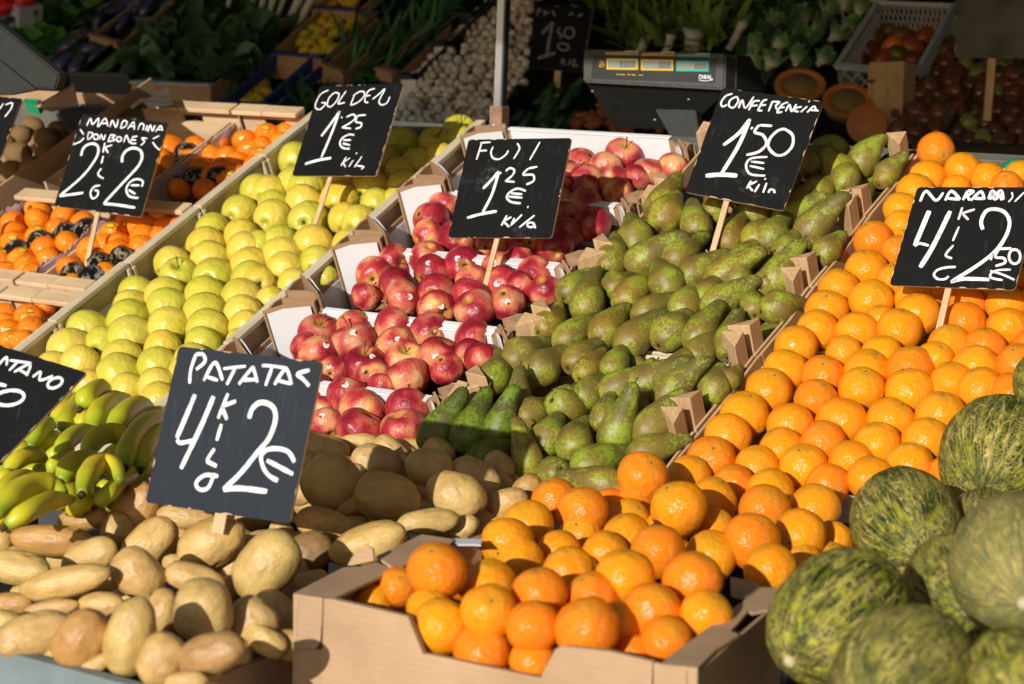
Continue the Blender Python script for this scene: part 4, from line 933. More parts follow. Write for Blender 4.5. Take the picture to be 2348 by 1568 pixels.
pile = [(1583,1092,48,0),(1681,1112,48,0),(1473,1092,57,.03),(1765,1128,54,0),(1633,1148,54,0),(1271,1148,53,0),(1335,1172,57,.01),(1453,1155,48,-.01),(1556,1165,63,.02),(1868,1167,58,.0),(1752,1170,58,.01),
 (1400,1170,50,-.02),(1210,1205,58,.0),(1331,1225,48,-.02),(1438,1235,57,.0),(1443,1195,50,-.02),(1533,1208,48,-.02),(1636,1208,45,-.02),(1722,1240,64,.02),(1508,1265,62,.02),(1281,1265,50,-.01),(1388,1272,54,-.01),(1630,1275,58,.0),(1690,1150,45,-.03),
 (1765,1307,60,.01),(1833,1228,60,.01),(1910,1240,44,-.01),(1162,1247,60,.01),(1190,1288,56,-.01),(1303,1312,60,.0),(1432,1325,67,.02),(1588,1332,67,.02),(1236,1362,62,.01),(1360,1372,60,.0),(1496,1400,65,.0),(1618,1412,60,.0),
 (1223,1437,62,.0),(1346,1442,72,.02),(1420,1440,60,-.02),(1528,1470,58,-.02),(1461,1500,45,-.04),(1223,1518,54,-.01),(1002,1310,66,.02),(912,1345,46,-.02),(857,1385,45,-.04),(985,1398,52,-.02),(1010,1436,66,.01),(1120,1402,62,.0),(1122,1342,60,-.01),
 (1070,1278,42,-.02),(1107,1492,66,.0),(1840,1290,45,-.02),(950,1290,40,-.04),(1060,1330,45,-.03),(1330,1310,40,-.05),(1180,1380,45,-.04),(1290,1420,50,-.05),(1170,1470,50,-.05),(1400,1490,50,-.06),(1300,1530,55,-.07),(1550,1280,45,-.05),(1440,1270,40,-.05),(1900,1290,50,-.03),(1820,1180,48,-.03)]
lst = []
for (x, y, r_, h) in pile:
    o = orange(x, y, r_, h+(.028 if y > 1290 and x < 1740 else 0), FR); big = r_ > 61
    if y > 1290 and x < 1740:                                # stay inside the box, behind its front wall
        p_ = o.matrix_world.translation.copy(); rd = o.matrix_world.to_scale().x; wy = _fl.y + (_fr.y-_fl.y)*(p_.x-_fl.x)/(_fr.x-_fl.x)+rd+.012
        if p_.y < wy:
            q_ = CAM+(p_-CAM)*((wy-CAM.y)/(p_.y-CAM.y)); m_ = o.matrix_world.copy(); f_ = (q_-CAM).length/(p_-CAM).length
            o.matrix_world = Matrix.Translation(q_) @ m_.to_3x3().to_4x4() @ Matrix.Scale(min(f_, 1.06), 4)
    o['group'] = 'loose oranges heaped in front'; lst.append((o, 'large orange' if big else 'orange'))
rows_label(lst, D, 'in the front heap', .05)

# ------------------------------------------------------------------ apples
gold = [(922,332,36),(999,332,37,'stem'),(1054,302,35,'stem'),(1056,322,30),(957,380,36),(1009,368,37),(679,370,40),(872,370,40),(918,398,34),(674,424,38),(702,432,40),(614,445,39),(782,424,38),(848,432,40),(924,430,37),(912,462,32),(697,467,41),(777,460,41),(862,470,35),
 (624,470,32),(548,488,38),(590,442,38),(624,502,40),(707,509,44,'cal'),(792,506,37),(822,513,39),(487,529,37),(552,544,38),(470,567,42),(480,597,41),(562,577,41),(572,612,41),(395,607,40),(409,634,40,'stem'),(489,639,45,'cal'),(572,645,42),(639,556,38),(717,563,43),(800,566,38),
 (647,590,43),(727,604,38),(653,622,41),(675,657,38),(592,652,40,'cal'),(592,568,36),(745,640,30),(312,676,40),(377,684,44),(470,684,45),(552,686,44),(299,706,38),(384,710,45),(470,722,48),(557,724,43),(294,740,49),(387,754,46),(475,759,47),(565,754,40),(202,762,47),(297,777,48),(465,792,40),
 (550,785,30),(160,807,49),(185,838,43),(280,827,45),(270,862,48),(360,842,43),(372,802,42),(200,885,36),(292,895,38),(360,888,42),(362,918,40),(235,790,38),(620,690,32),(120,850,40),(430,860,42),(440,830,40),(440,900,42)]
lst = []
for q in gold:
    o = apple('g', q[0], q[1], q[2]*1.13, -.045, q[3] if len(q) > 3 else None); o['group'] = 'yellow apples in the pale crates'; lst.append((o, 'yellow apple'))
rows_label(lst, D, 'in the pale crates', .05)
fuji = [(904,600,37,1,''),(857,632,40),(909,657,42),(920,687,42,2),(839,681,33),(982,592,40),(987,625,39,2),(999,670,40,0,'cal'),(999,709,42,2),(1064,610,42,2,'cal'),(1082,642,37),(1079,680,44),(1090,711,45),(1144,613,36,2),(1150,653,41,2),(1162,692,38,2),(1226,631,40),(1249,665,36),(1190,600,34),(1195,660,36),
 (987,502,40),(1020,475,35),(980,540,34),(1049,546,41,0,'cal'),(1211,567,40,0,'cal'),(1274,567,38),(1343,475,41),(1359,515,40),(1290,500,38),(1300,537,36),(1283,465,32),(1130,562,38),(1240,520,36),(1200,510,36),(1090,520,36),
 (1333,377,37),(1431,358,41,0,'stem'),(1388,387,36),(1488,397,36),(1543,387,34),(1343,414,36),(1411,420,36),(1346,437,33),(1313,402,34),(1416,442,32),(1293,425,32),(1460,410,32),(1250,400,34),
 (730,767,45,0,'stem'),(809,757,43),(904,754,46),(987,763,43,2,'cal'),(1084,777,43),(730,812,44,2),(813,787,47,2),(909,797,44,2,'cal'),(837,837,44,2,'stem'),(927,827,43),(1009,820,48,2),(1107,824,41),(764,854,34,2,'cal'),(856,864,40),(934,869,47),(1022,843,36),(1075,815,36),(700,800,36),
 (800,912,47,2),(829,943,51),(934,940,48),(747,976,38,2),(737,935,28),(824,986,50),(924,986,48),(725,890,34),(880,890,34)]
lst = []
for q in fuji:
    yb = None
    o = apple('f', q[0], q[1], q[2]*1.12, -.03, q[4] if len(q) > 4 and q[4] else None, len(q) > 3 and q[3] == 2 and random.random() < .9); o['group'] = 'red apples in the white trays'
    lst.append((o, 'stickered red apple' if len(q) > 3 and q[3] == 2 else 'red apple'))
rows_label(lst, D, 'in the white trays', .05)

# ------------------------------------------------------------------ pears
lst = []
P2 = [(1975,372,2052,312,36,4,(1,-.3)),(1932,400,1897,352,34),(2030,402,2068,362,28),(1910,348,1880,335,38),(1867,378,1840,350,38),(1937,414,1942,372,36),(2026,408,2060,372,26),(1872,444,1912,412,34),(1855,532,1945,440,40,1),(1805,495,1890,452,34),(1890,582,1925,545,32),(1765,548,1798,505,36),
 (1800,575,1832,535,34),(1777,642,1828,568,40,2),(1775,706,1835,700,37,5),(1512,478,1548,415,38,1),(1523,499,1545,455,40,5),(1596,520,1588,473,37,1),(1636,484,1650,450,30),(1456,551,1448,508,38,5),(1400,602,1412,550,38,1),(1472,597,1560,545,40,2),(1552,592,1607,548,39,1),(1670,552,1700,502,37,1),(1733,548,1762,518,38),
 (1730,492,1760,460,34),(1587,628,1660,588,36,1),(1652,634,1745,578,39,1),(1408,657,1445,640,32,5),(1530,655,1510,612,40,5),(1345,700,1365,635,41,2,(1,.2)),(1305,667,1348,630,34),(1439,684,1488,638,39,1),(1567,706,1608,660,39,1),(1480,716,1545,685,34,1),(1642,697,1722,650,38,1),(1726,706,1722,668,30),(1757,650,1790,625,32),
 (1253,750,1280,695,38,3,(-.8,.4)),(1385,760,1430,712,39,1),(1302,776,1360,735,37,1),(1447,782,1510,728,41,2),(1530,767,1570,728,41,5),(1602,770,1645,708,40,1),(1673,792,1690,728,39,1),(1188,822,1245,792,42,5),(1232,853,1287,812,41,5),(1322,826,1372,790,36,1),(1342,852,1378,812,31),(1292,932,1375,905,42,4,(.1,1)),
 (1407,892,1518,818,38,2,(0,1)),(1470,882,1565,835,42,1),(1532,905,1635,810,41,1),(1600,812,1640,775,36),(1635,897,1650,850,34,5),(1667,876,1690,850,26),(1405,842,1430,800,32),(1190,935,1192,858,34,1),(1212,954,1250,930,37,5),(1252,1012,1275,965,39,5),(1315,1022,1352,962,44,3,(1,.2)),(1410,1000,1452,888,42,0),
 (1487,986,1556,912,42,1),(1352,1066,1440,1042,44,2,(0,-1)),(1478,1036,1565,1012,38,1),(1210,1062,1187,978,37,1),(1272,1086,1250,1118,38,5),(1392,1112,1298,1095,42,1),(997,1000,1058,905,42,0),(1070,1002,1110,912,42,0),(1140,992,1190,862,38,1),(1130,868,1142,806,39,3,(-1,0)),(1700,600,1730,560,34),(1620,680,1650,640,34),(1690,640,1710,600,32),(1345,905,1380,870,36),(1555,850,1590,800,36),
 (1840,470,1870,420,34),(1790,450,1820,410,34),(1700,450,1730,415,34),(1385,960,1400,915,34),(1450,935,1490,900,36),(1110,1045,1190,1030,36)]
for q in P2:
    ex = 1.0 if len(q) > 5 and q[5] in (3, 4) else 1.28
    o = pear(q[0], q[1], q[0]+(q[2]-q[0])*ex, q[1]+(q[3]-q[1])*ex, q[4]*1.04, q[5] if len(q) > 5 else None, .008, q[6] if len(q) > 6 else None, (.55, .72, .55) if q[0] < 1150 and q[1] > 900 else None)  # front left pears: dark green, with shade put into the tint
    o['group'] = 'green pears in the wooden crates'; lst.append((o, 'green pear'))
random.seed(5)
for k in range(46):
    v_ = random.uniform(-.40, .78); u_ = random.uniform(.05, .43); pp = D.o+D.u*u_+D.v*v_+D.n*-.055; cc = M.T @ np.array(pp-CAM); xx, yy = CX+F*cc[0]/-cc[2], CY-F*cc[1]/-cc[2]
    o = pear(xx, yy, xx+random.uniform(-60, 80), yy-random.uniform(20, 90), 36/max(.8, px_m(pp)*1250), None, -.055); o['group'] = 'green pears in the wooden crates'; lst.append((o, 'green pear'))
rows_label(lst, D, 'in the crates', .035)
# ------------------------------------------------------------------ mandarins
mand = [(29,510,28),(30,532,28),(31,556,30,'s'),(38,577,27,'w'),(47,594,29,'s'),(60,611,29,'s'),(74,632,31,'s'),(86,480,28),(86,506,29),(86,542,28,'s'),(94,556,28,'w'),(100,569,30),(112,592,27),(146,496,29),(134,527,28),(152,539,28,'w'),(157,557,28),(192,511,28),(198,527,27,'w'),
 (2,592,26,'s'),(14,624,29,'s'),(-14,560,27),(260,538,30,'s'),(270,558,29,'s'),(270,575,29,'s'),(281,592,27,'w'),(317,516,31),(325,541,29),(325,564,27),(208,571,30),(215,591,28),(228,605,27,'w'),(160,616,29),(168,630,28,'w'),(212,641,32,'w'),(172,652,27),(127,660,26),(243,627,26),(372,500,30,'s'),
 (375,523,27),(368,543,24),(422,492,26,'s'),(400,520,25),(345,520,26),(237,560,26),(290,500,26),(12,720,29),(66,728,32,'s'),(14,742,28,'s'),(73,754,30),(20,758,30,'s'),(26,780,27,'s'),(105,700,26),(-10,770,28),(50,780,28),
 (392,336,28),(427,352,26,'w'),(450,334,25),(440,364,26),(487,357,28),(498,331,26),(520,360,27),(562,323,28,'s'),(572,345,28,'s'),(543,374,28),(387,380,26),(460,387,27),(425,387,27,'w'),(614,310,28,'s'),(640,326,26,'s'),(597,361,27,'s'),(604,338,27),(470,436,27,'s'),(525,413,27,'s'),(412,434,26),(388,417,26,'w'),(450,409,27,'w'),
 (500,407,26,'w'),(540,395,26),(480,405,26),(350,400,26),(640,345,24),(510,385,26),(365,360,26),(655,300,22),(580,380,25)]
lst = []
for q in mand:
    wr = len(q) > 3 and q[3] == 'w'; st = len(q) > 3 and q[3] == 's'
    p = D.at(q[0], q[1], -.045 if q[1] < 460 and q[0] > 300 else -.035); rad = q[2]*1.1*px_m(p); ax = (Vector((0, 0, 1))+rv()*.7).normalized(); rb = basis(ax, rv()); t = random.random()
    o = ob('mandarin', random.choice(MND)); o.matrix_world = trs(p, rb, rad); o.color = (1.0, .21+.06*t, .004, 1); o['category'] = 'mandarin'
    if wr: ob('paper_wrapper', WRAP, o)
    else: ob('stem_button', BTN, o, Matrix.Scale(.9, 4))
    if st:
        d = (view(p)+rv()*.4+Vector((0, 0, .45))).normalized(); ld = rb.inverted() @ d
        best = max((v.co.normalized().dot(ld), v.co.length) for v in o.data.vertices)[1]
        s1 = ob('sticker', STK_OUT, o, (rb.inverted() @ basis(d, cR+rv()*.3)).to_4x4() @ Matrix.Scale(best, 4)); ob('sticker_print', STK_IN, s1)
    o['group'] = 'mandarins in the veneer crates'; lst.append((o, 'black wrapped mandarin' if wr else 'stickered mandarin' if st else 'mandarin'))
rows_label(lst, D, 'in the veneer crates', .05)

# ------------------------------------------------------------------ kiwis
lst = []
for (x, y, r_) in ((42,352,33),(107,320,33),(30,392,30),(70,384,30),(107,352,30),(135,300,28),(45,312,30),(8,300,30),(15,440,30),(50,420,28),(10,330,28),(75,290,28),(-20,380,30),(-25,430,30),(60,452,24),(125,372,26)):
    o = lump('kiwi', PT[int(x) % 8].copy() if False else KIWI, x, y, r_, r_*.82, random.uniform(-30, 40), -.05, D, 'kiwi') if 'KIWI' in globals() else None
    if o is None:
        KIWI = blob('kiwi', M_KIWI, IV3, IF3, .05, 1.5, 3); o = lump('kiwi', KIWI, x, y, r_, r_*.82, random.uniform(-30, 40), -.05, D, 'kiwi')
    o['group'] = 'kiwis in the dark box'; lst.append((o, 'brown kiwi'))
rows_label(lst, D, 'in the dark box', .06)

# ------------------------------------------------------------------ bananas
def banana(path, r_, par, o0, h, plane, flip=False, hs=None):
    """path in survey pixels over the fruit surface; heights arch over the middle"""
    n_ = len(path); P_ = []
    for i, (x, y) in enumerate(path): P_.append(plane.at(x, y, h+.018*math.sin(math.pi*i/(n_-1))))
    Q = spline(P_, 7); m_ = len(Q); k = px_m(Q[m_//2]); L_ = []
    for i in range(m_):
        t = i/(m_-1); e = min(1, .38+2.6*t)*min(1, .30+2.3*(1-t)); L_.append(.98*r_*k*max(.22, min(1, e)**.8))
    Q = [q-o0 for q in Q]
    vs, fs = tube(Q, L_, 15, .055); me = mk('banana', vs, fs, M_BAN, True)
    at = me.attributes.new('along', 'FLOAT', 'POINT')
    for i in range(m_):
        for j in range(15): at.data[i*15+j].value = i/(m_-1)
    o = ob('banana', me, par); t = random.random(); o.color = (.74+.28*t, .92+.08*t, .8, 1)
    e = Q[0]; d = (Q[0]-Q[1]).normalized(); v2, f2 = tube([e-d*.002, e+d*.004, e+d*.010], [L_[0]*.8, L_[0]*.7, L_[0]*.5], 7); ob('tip', mk('tip', v2, f2, M_CALYX, True), o)
def Tq(l): return [(x/4, 784+y/4) for x, y in l]
bun = [
 ('shaded banana bunch half under the tilted banana sign, below the yellow apples', .035, [([(740,600),(800,500),(900,430),(985,425)],24,.05),([(585,845),(620,700),(720,560),(790,500)],22,.0),([(735,790),(770,700),(860,610)],20,.0),([(850,800),(900,650),(1020,540),(1180,520)],25,.03),([(1000,810),(1120,670),(1250,580),(1380,590)],24,.03),([(1190,800),(1310,700),(1440,650),(1520,650)],17,.0),([(500,760),(600,600),(690,500)],22,-.02)]),
 ('pair of lit curved bananas in the middle of the banana heap', .04, [([(545,1070),(600,930),(740,830),(900,820)],22,.02),([(790,1080),(840,930),(970,840),(1110,850),(1150,930)],24,.04)]),
 ('tall pair of yellow bananas touching the slate sign', .05, [([(1140,1150),(1160,1010),(1270,820),(1420,710),(1560,690)],26,.05),([(1290,1165),(1320,1010),(1440,840),(1560,760)],22,.04)]),
 ('greenish bananas lying below the edge of the tilted sign', .02, [([(40,1200),(160,1080),(310,1030),(420,1080)],20,.03),([(180,1220),(320,1160),(470,1140)],13,.0),([(60,1080),(190,980),(320,1000)],20,.0)]),
 ('brownish shaded bananas against the sign edge', .0, [([(270,970),(350,830),(430,760),(450,740)],20,.02),([(360,980),(450,890),(540,880)],20,.0),([(430,1020),(540,960),(640,940)],18,-.02)]),
 ('arched banana bunch in the centre with a thumb sized gap under it', .03, [([(470,1210),(500,1110),(620,1070),(740,1060)],17,.02),([(560,1280),(640,1140),(780,1080),(900,1080)],26,.03),([(750,1390),(800,1230),(910,1110),(1040,1150),(1110,1280)],25,.05),([(880,1380),(980,1320),(1040,1300)],18,-.01)]),
 ('small hidden bananas behind the arched banana bunch', .0, [([(960,1070),(1060,1000),(1160,990)],18,.0),([(1170,1200),(1280,1130),(1400,1080)],18,-.02),([(640,1200),(760,1260),(900,1300)],20,-.05)]),
 ('single green banana beside the potatoes and the slate sign', .02, [([(880,1500),(1000,1380),(1110,1280),(1250,1225)],20,.02)]),
 ('big banana bunch at the lower left next to the potatoes', .04, [([(-40,1330),(60,1220),(190,1210)],17,.01),([(-60,1490),(60,1330),(210,1250),(400,1270)],23,.03),([(-40,1590),(90,1440),(270,1320),(460,1310),(600,1400)],29,.05),([(60,1690),(240,1560),(450,1460),(660,1440)],24,.04),([(-80,1690),(0,1600),(80,1560)],20,.0)]),
 ('second layer of yellow bananas under the middle of the heap', -.02, [([(480,1500),(620,1400),(760,1350)],24,.0),([(420,1100),(560,1010),(640,960)],22,.0),([(180,1010),(260,900),(370,830)],22,.0),([(640,1560),(760,1480),(900,1450)],22,.0),([(980,1500),(1100,1440),(1240,1400)],22,-.02),([(1120,1260),(1260,1190),(1400,1140)],24,.0)]),
 ('long flat bananas tucked under the big lower left bunch', .0, [([(-60,1260),(20,1190),(90,1190)],15,.0),([(620,1480),(720,1400),(860,1380)],22,-.04),([(400,1180),(520,1260),(640,1330)],20,-.04)])]
for lab, h, bs in bun:
    x, y = bs[0][0][1]; o0 = FR.at(x/4, 784+y/4, 0); t = empty('banana_bunch', Matrix.Translation(o0), label=lab, cat='bananas', group='banana bunches')
    for path, r_, hh in bs: banana(Tq(path), r_, t, o0, hh+.0, FR)
ins = box('blue_crate_edge', 0, .03, 0, .14, -.05, -.045, M_BLUEC, None, D.mat(*D.uv(D.at(365, 925)), -.02)); ins.matrix_world = D.mat(*D.uv(D.at(362, 935)), -.02); props(ins, 'strip of blue plastic between the bananas and the yellow apples', 'crate edge')

# ------------------------------------------------------------------ potatoes (grid of cell 0,3 unless noted): x, y, half length, half width, angle, height, tint
def G(c, r, l): return [(586.75*c+q[0]/4, 392*r+q[1]/4, q[2]/4, q[3]/4)+tuple(q[4:]) for q in l]
pots = G(0, 3, [(470,255,390,140,-3,.01,'b'),(180,500,320,150,-8,.0),(600,640,430,140,14,.03),(820,400,280,150,22,-.01),(1070,170,185,150,80,-.01),(1370,280,290,190,42,.01),(1270,570,265,205,-45,.03),(1930,280,340,220,32,.04),(1790,600,285,135,-18,.02),(1870,885,290,265,85,.05),
 (1190,1140,390,225,76,.06),(750,1165,310,220,48,.04,'b'),(330,1115,350,200,14,.02),(1930,1300,340,185,20,.06,'g'),(1480,1350,260,210,62,.04),(470,875,255,75,6,-.02),(930,840,215,110,5,-.01),(100,830,200,100,0,-.03,'b'),(60,1000,170,110,-20,-.03),(760,60,245,110,8,.02,'b'),(1490,900,210,140,80,-.01),
 (1700,1545,210,95,10,.02),(20,260,110,110,0,-.02),(880,1390,150,80,30,-.01),(0,1130,90,110,80,-.01),(1600,470,120,90,0,-.03),(1250,-30,300,190,55,.04,'b'),(1500,90,200,90,-60,-.03),(1700,30,270,110,-6,.03),(1300,880,160,100,50,-.04),(560,1330,200,100,-12,-.03),(2330,1010,240,215,-35,.03),(1000,620,140,120,0,-.05),(1690,1000,130,140,0,-.06),(2080,700,150,120,20,-.05),(1640,150,130,100,10,-.05),(260,740,180,80,0,-.05),(2040,80,120,90,0,-.03),(2150,1350,200,140,60,-.05)])
pots += G(1, 3, [(90,480,360,250,48,.05),(500,350,215,175,20,-.02,'d'),(1030,290,360,180,22,.03),(620,110,270,150,-18,.03),(1575,80,285,115,2,.03),(1900,140,160,110,35,-.01),(470,640,200,95,22,.0),(150,850,220,140,-22,.0),(230,165,120,90,-30,-.01),(900,130,150,100,0,-.04),(1250,60,180,110,0,-.05),(100,1180,210,120,-30,.0)])
pots += G(1, 2, [(1200,1420,305,215,-14,.05),(1590,1150,215,170,0,.07),(2000,1250,250,170,-32,.03),(1830,1400,285,200,-28,.05),(700,1290,280,265,-50,.03),(1100,1110,240,165,-18,.0),(950,920,185,80,-3,-.01),(640,960,235,110,-15,-.01),(1250,1010,190,110,-38,-.01),(1680,1020,170,130,-30,.01),(2110,1080,210,110,5,.0),(2240,1130,160,110,-35,.02),
 (480,1100,120,150,80,-.02),(2310,1480,200,130,10,.0),(420,1350,150,140,0,-.02),(850,1500,150,100,0,-.03),(1600,1380,180,130,0,-.04),(2200,1320,150,120,0,-.03),(1400,980,160,100,0,-.03)])
pots += G(2, 2, [(150,1340,140,120,40,.02,'b'),(0,1150,80,120,80,.0,'b'),(20,1500,80,70,0,-.01,'b'),(60,1260,110,80,0,-.03)])
lst = []
for i, q in enumerate(pots):
    tint = {'b': (.86, .72, .62), 'g': (.70, .66, .66), 'd': (.45, .42, .42)}.get(q[6] if len(q) > 6 else '', (1, 1, 1))  # brownish, grey brown and overall darker tints
    tint = tuple(c*random.uniform(.93, 1.04) for c in tint)
    o = lump('potato', PT[(i*5+i//8) % 8], q[0], q[1], q[2]*1.02, q[3]*1.08, q[4], q[5]*.5-(.045 if q[0] > 530 and q[1] > 1330 else .025), FR, 'potato', random.uniform(-14, 14), tint)
    o['group'] = 'potatoes heaped in front'
    lst.append((o, {'b': 'brownish potato', 'g': 'grey brown potato', 'd': 'dark potato'}.get(q[6] if len(q) > 6 else '', 'pale yellow potato')))
random.seed(11)
for k in range(60):
    if k < 40: x, y = random.uniform(-20, 680), random.uniform(1180, 1540)
    else: x, y = random.uniform(700, 1180), random.uniform(1030, 1230)
    if y > 1462+x*.25 or (x < 260 and y < 1230): continue
    o = lump('potato', PT[k % 8], x, y, random.uniform(46, 66), random.uniform(34, 44), random.uniform(-40, 60), -.058, FR, 'potato', 0, (.96, .93, .9)); o['group'] = 'potatoes heaped in front'; lst.append((o, 'pale yellow potato'))
rows_label(lst, D, 'in the heap', .04)

# ------------------------------------------------------------------ cardboard box of oranges and the potato bin
def bx(c, r, x, y, off=0): return BX.at(*tq(c, r, x, y), off)
FL, FRt = BX.at(672, 1361), BX.at(1598, 1531); BR_, BL_ = BX.at(1815, 1352), BX.at(1105, 1200)
cb = empty('cardboard_box', Matrix.Translation(FL), label='open brown cardboard box holding loose oranges at the front', cat='box')
fn_ = (FRt-FL).cross(Vector((0, 0, 1))).normalized()                      # outward front normal
if fn_.dot(CAM-FL) < 0: fn_ = -fn_
def onf(x, y):
    x, y = 586.75+x/4, 1176+y/4; r_ = ray(x, y); return CAM + r_*((FL-CAM).dot(fn_)/r_.dot(fn_)) - FL
dn = Vector((0, 0, -.30))
def pan(name, pts, vec, mat=M_CARD, parent=cb):
    vs, fs = prism(pts, vec); return ob(name, mk(name, vs, fs, mat), parent)
top = [onf(x, y) for x, y in [(622, 783), (700, 790), (1390, 950), (1530, 1292), (1600, 1300), (K, 1460), (K+262, 1512), (K+400, 1245), (K+475, 1220), (K+900, 1270), (K+1290, 1365)]]
pan('front_wall', top+[top[-1]+dn, top[0]+dn], -fn_*.005)
pan('front_wall_inner', [p-fn_*.006 for p in top]+[top[-1]+dn-fn_*.006, top[0]+dn-fn_*.006], -fn_*.003, M_CARDD)
cl_ = [onf(x, y) for x, y in [(342, 738), (612, 780), (604, 1000), (590, 1180), (545, 1245)]]
pan('corner_strip', [cl_[0], cl_[1], cl_[2], cl_[3], cl_[4], onf(342, 1245)+dn, onf(342, 1245)+dn][:6][:5]+[onf(342, 1250)], -fn_*.005)
pan('front_lower', [onf(342, 1252), onf(622, 1252), onf(622, 1252)+dn, onf(342, 1252)+dn], -fn_*.0048)
cr_ = [onf(x, y) for x, y in [(K+1298, 1372), (K+1600, 1420), (K+1600, 1950), (K+1298, 1950)]]
pan('corner_strip', cr_, -fn_*.005)
er = [onf(x, y) for x, y in [(K+1608, 1422), (K+1700, 1425), (K+1700, 1990), (K+1608, 1990)]]; pan('corner_fold', er, -fn_*.004)
up = BX.n
def fl_(name, pts, th=.004, mat=M_CARD, h=0): P_ = [bx(*p, h)-FL for p in pts]; return pan(name, P_, -up*th, mat)
fl_('side_flap', [(1, 3, 345, 735), (1, 3, 700, 785), (1, 3, 1270, 520), (1, 3, 1100, 450), (1, 3, 960, 490), (1, 3, 800, 498)])
fl_('side_flap', [(1, 3, 1105, 395), (1, 3, 1285, 515), (1, 3, 1770, 290), (1, 3, 1815, 240), (1, 3, 1520, 195)], h=.004)
tabp = [(1, 3, 855, 480), (1, 3, 900, 480), (1, 3, 1095, 435), (1, 3, 1085, 330), (1, 3, 1040, 300), (1, 3, 940, 345), (1, 3, 900, 400)]
o_ = bx(1, 3, 980, 450); r_n = (cB.cross(Vector((0, 0, 1)))).normalized()
hp = Plane(bx(1, 3, 980, 460), 80)
pan('torn_tab', [hp.at(*tq(*p))-FL for p in tabp], -hp.n*-.004)
lw = [BX.at(676, 1362)-FL, BX.at(1100, 1216)-FL]; lw = [lw[0]+Vector((0, 0, -.006)), lw[1]+Vector((0, 0, -.006))]
pan('side_wall', [lw[0], lw[1], lw[1]+dn, lw[0]+dn], Vector((.005, 0, 0)))
# right side: wide top flap, torn outer wall
fl_('side_flap', [(2, 3, 1355, 1385), (2, 3, 1700, 1420), (2, 3, 1870, 1250), (2, 3, 2085, 1115), (2, 3, 2000, 1080), (2, 3, 2060, 1020), (2, 3, 2170, 890), (2, 3, 2200, 910), (2, 3, 2347, 880), (2, 3, 2560, 690), (2, 3, 2285, 680)], .004)
w1 = BX.at(1598.5, 1531.5)-FL+Vector((0, 0, -.006)); w2 = BX.at(1800, 1360)-FL+Vector((0, 0, -.006))
pan('side_wall', [w1, w2, w2+dn, w1+dn], Vector((-.005, .0, 0)))
b1, b2 = BX.at(1110, 1205)-FL+Vector((0, 0, -.07)), BX.at(1800, 1345)-FL+Vector((0, 0, -.07))
pan('back_wall', [b1, b2, b2+dn, b1+dn], Vector((0, -.005, 0)))
fb = [p-FL for p in (BX.at(676, 1362), BX.at(1596, 1530), BX.at(1795, 1352), BX.at(1105, 1210))]; fb = [p+Vector((0, 0, -.24)) for p in fb]
pan('bottom', fb, Vector((0, 0, -.005)), M_CARDD)
wf = [BX.at(*tq(2, 3, x, y), -.02)-FL for x, y in ((2000, 590), (2240, 640), (2262, 680), (2120, 795), (2010, 770))]; pan('corner_flap', wf, Vector((0, .004, 0)), M_CARD)
wp = solid('white_paper_edge', [FR.at(*tq(1, 3, x, y), .03) for x, y in ((1800, 245), (1830, 230), (2075, 238), (2060, 290), (1990, 285), (1850, 285))], D.n*-.003, M_WHITE); props(wp, 'strip of white paper at the back left corner of the cardboard box', 'paper')
# potato bin: blue grey front board and a brown board put in for the gap's shade
pA, pB = FP.at(-700, 1300, -.03), FP.at(330, 1580, -.03)
pn = (pB-pA).cross(Vector((0, 0, 1))).normalized()
pbn = empty('potato_bin', Matrix.Translation(pA), label='blue grey painted board holding back the potatoes at bottom left', cat='bin')
pan('front_board', [Vector((0, 0, 0)), pB-pA, pB-pA+dn, dn], Vector((0, .018, 0)), M_BLUEGREY, pbn)
sA = FP.at(470, 1570, -.10)
pan('side_board', [FP.at(668, 1478, -.07)-pA, FP.at(345, 1600, -.07)-pA, FP.at(345, 1600, -.07)-pA+dn, FP.at(668, 1478, -.07)-pA+dn], Vector((.01, .01, 0)), M_CARDD, pbn)

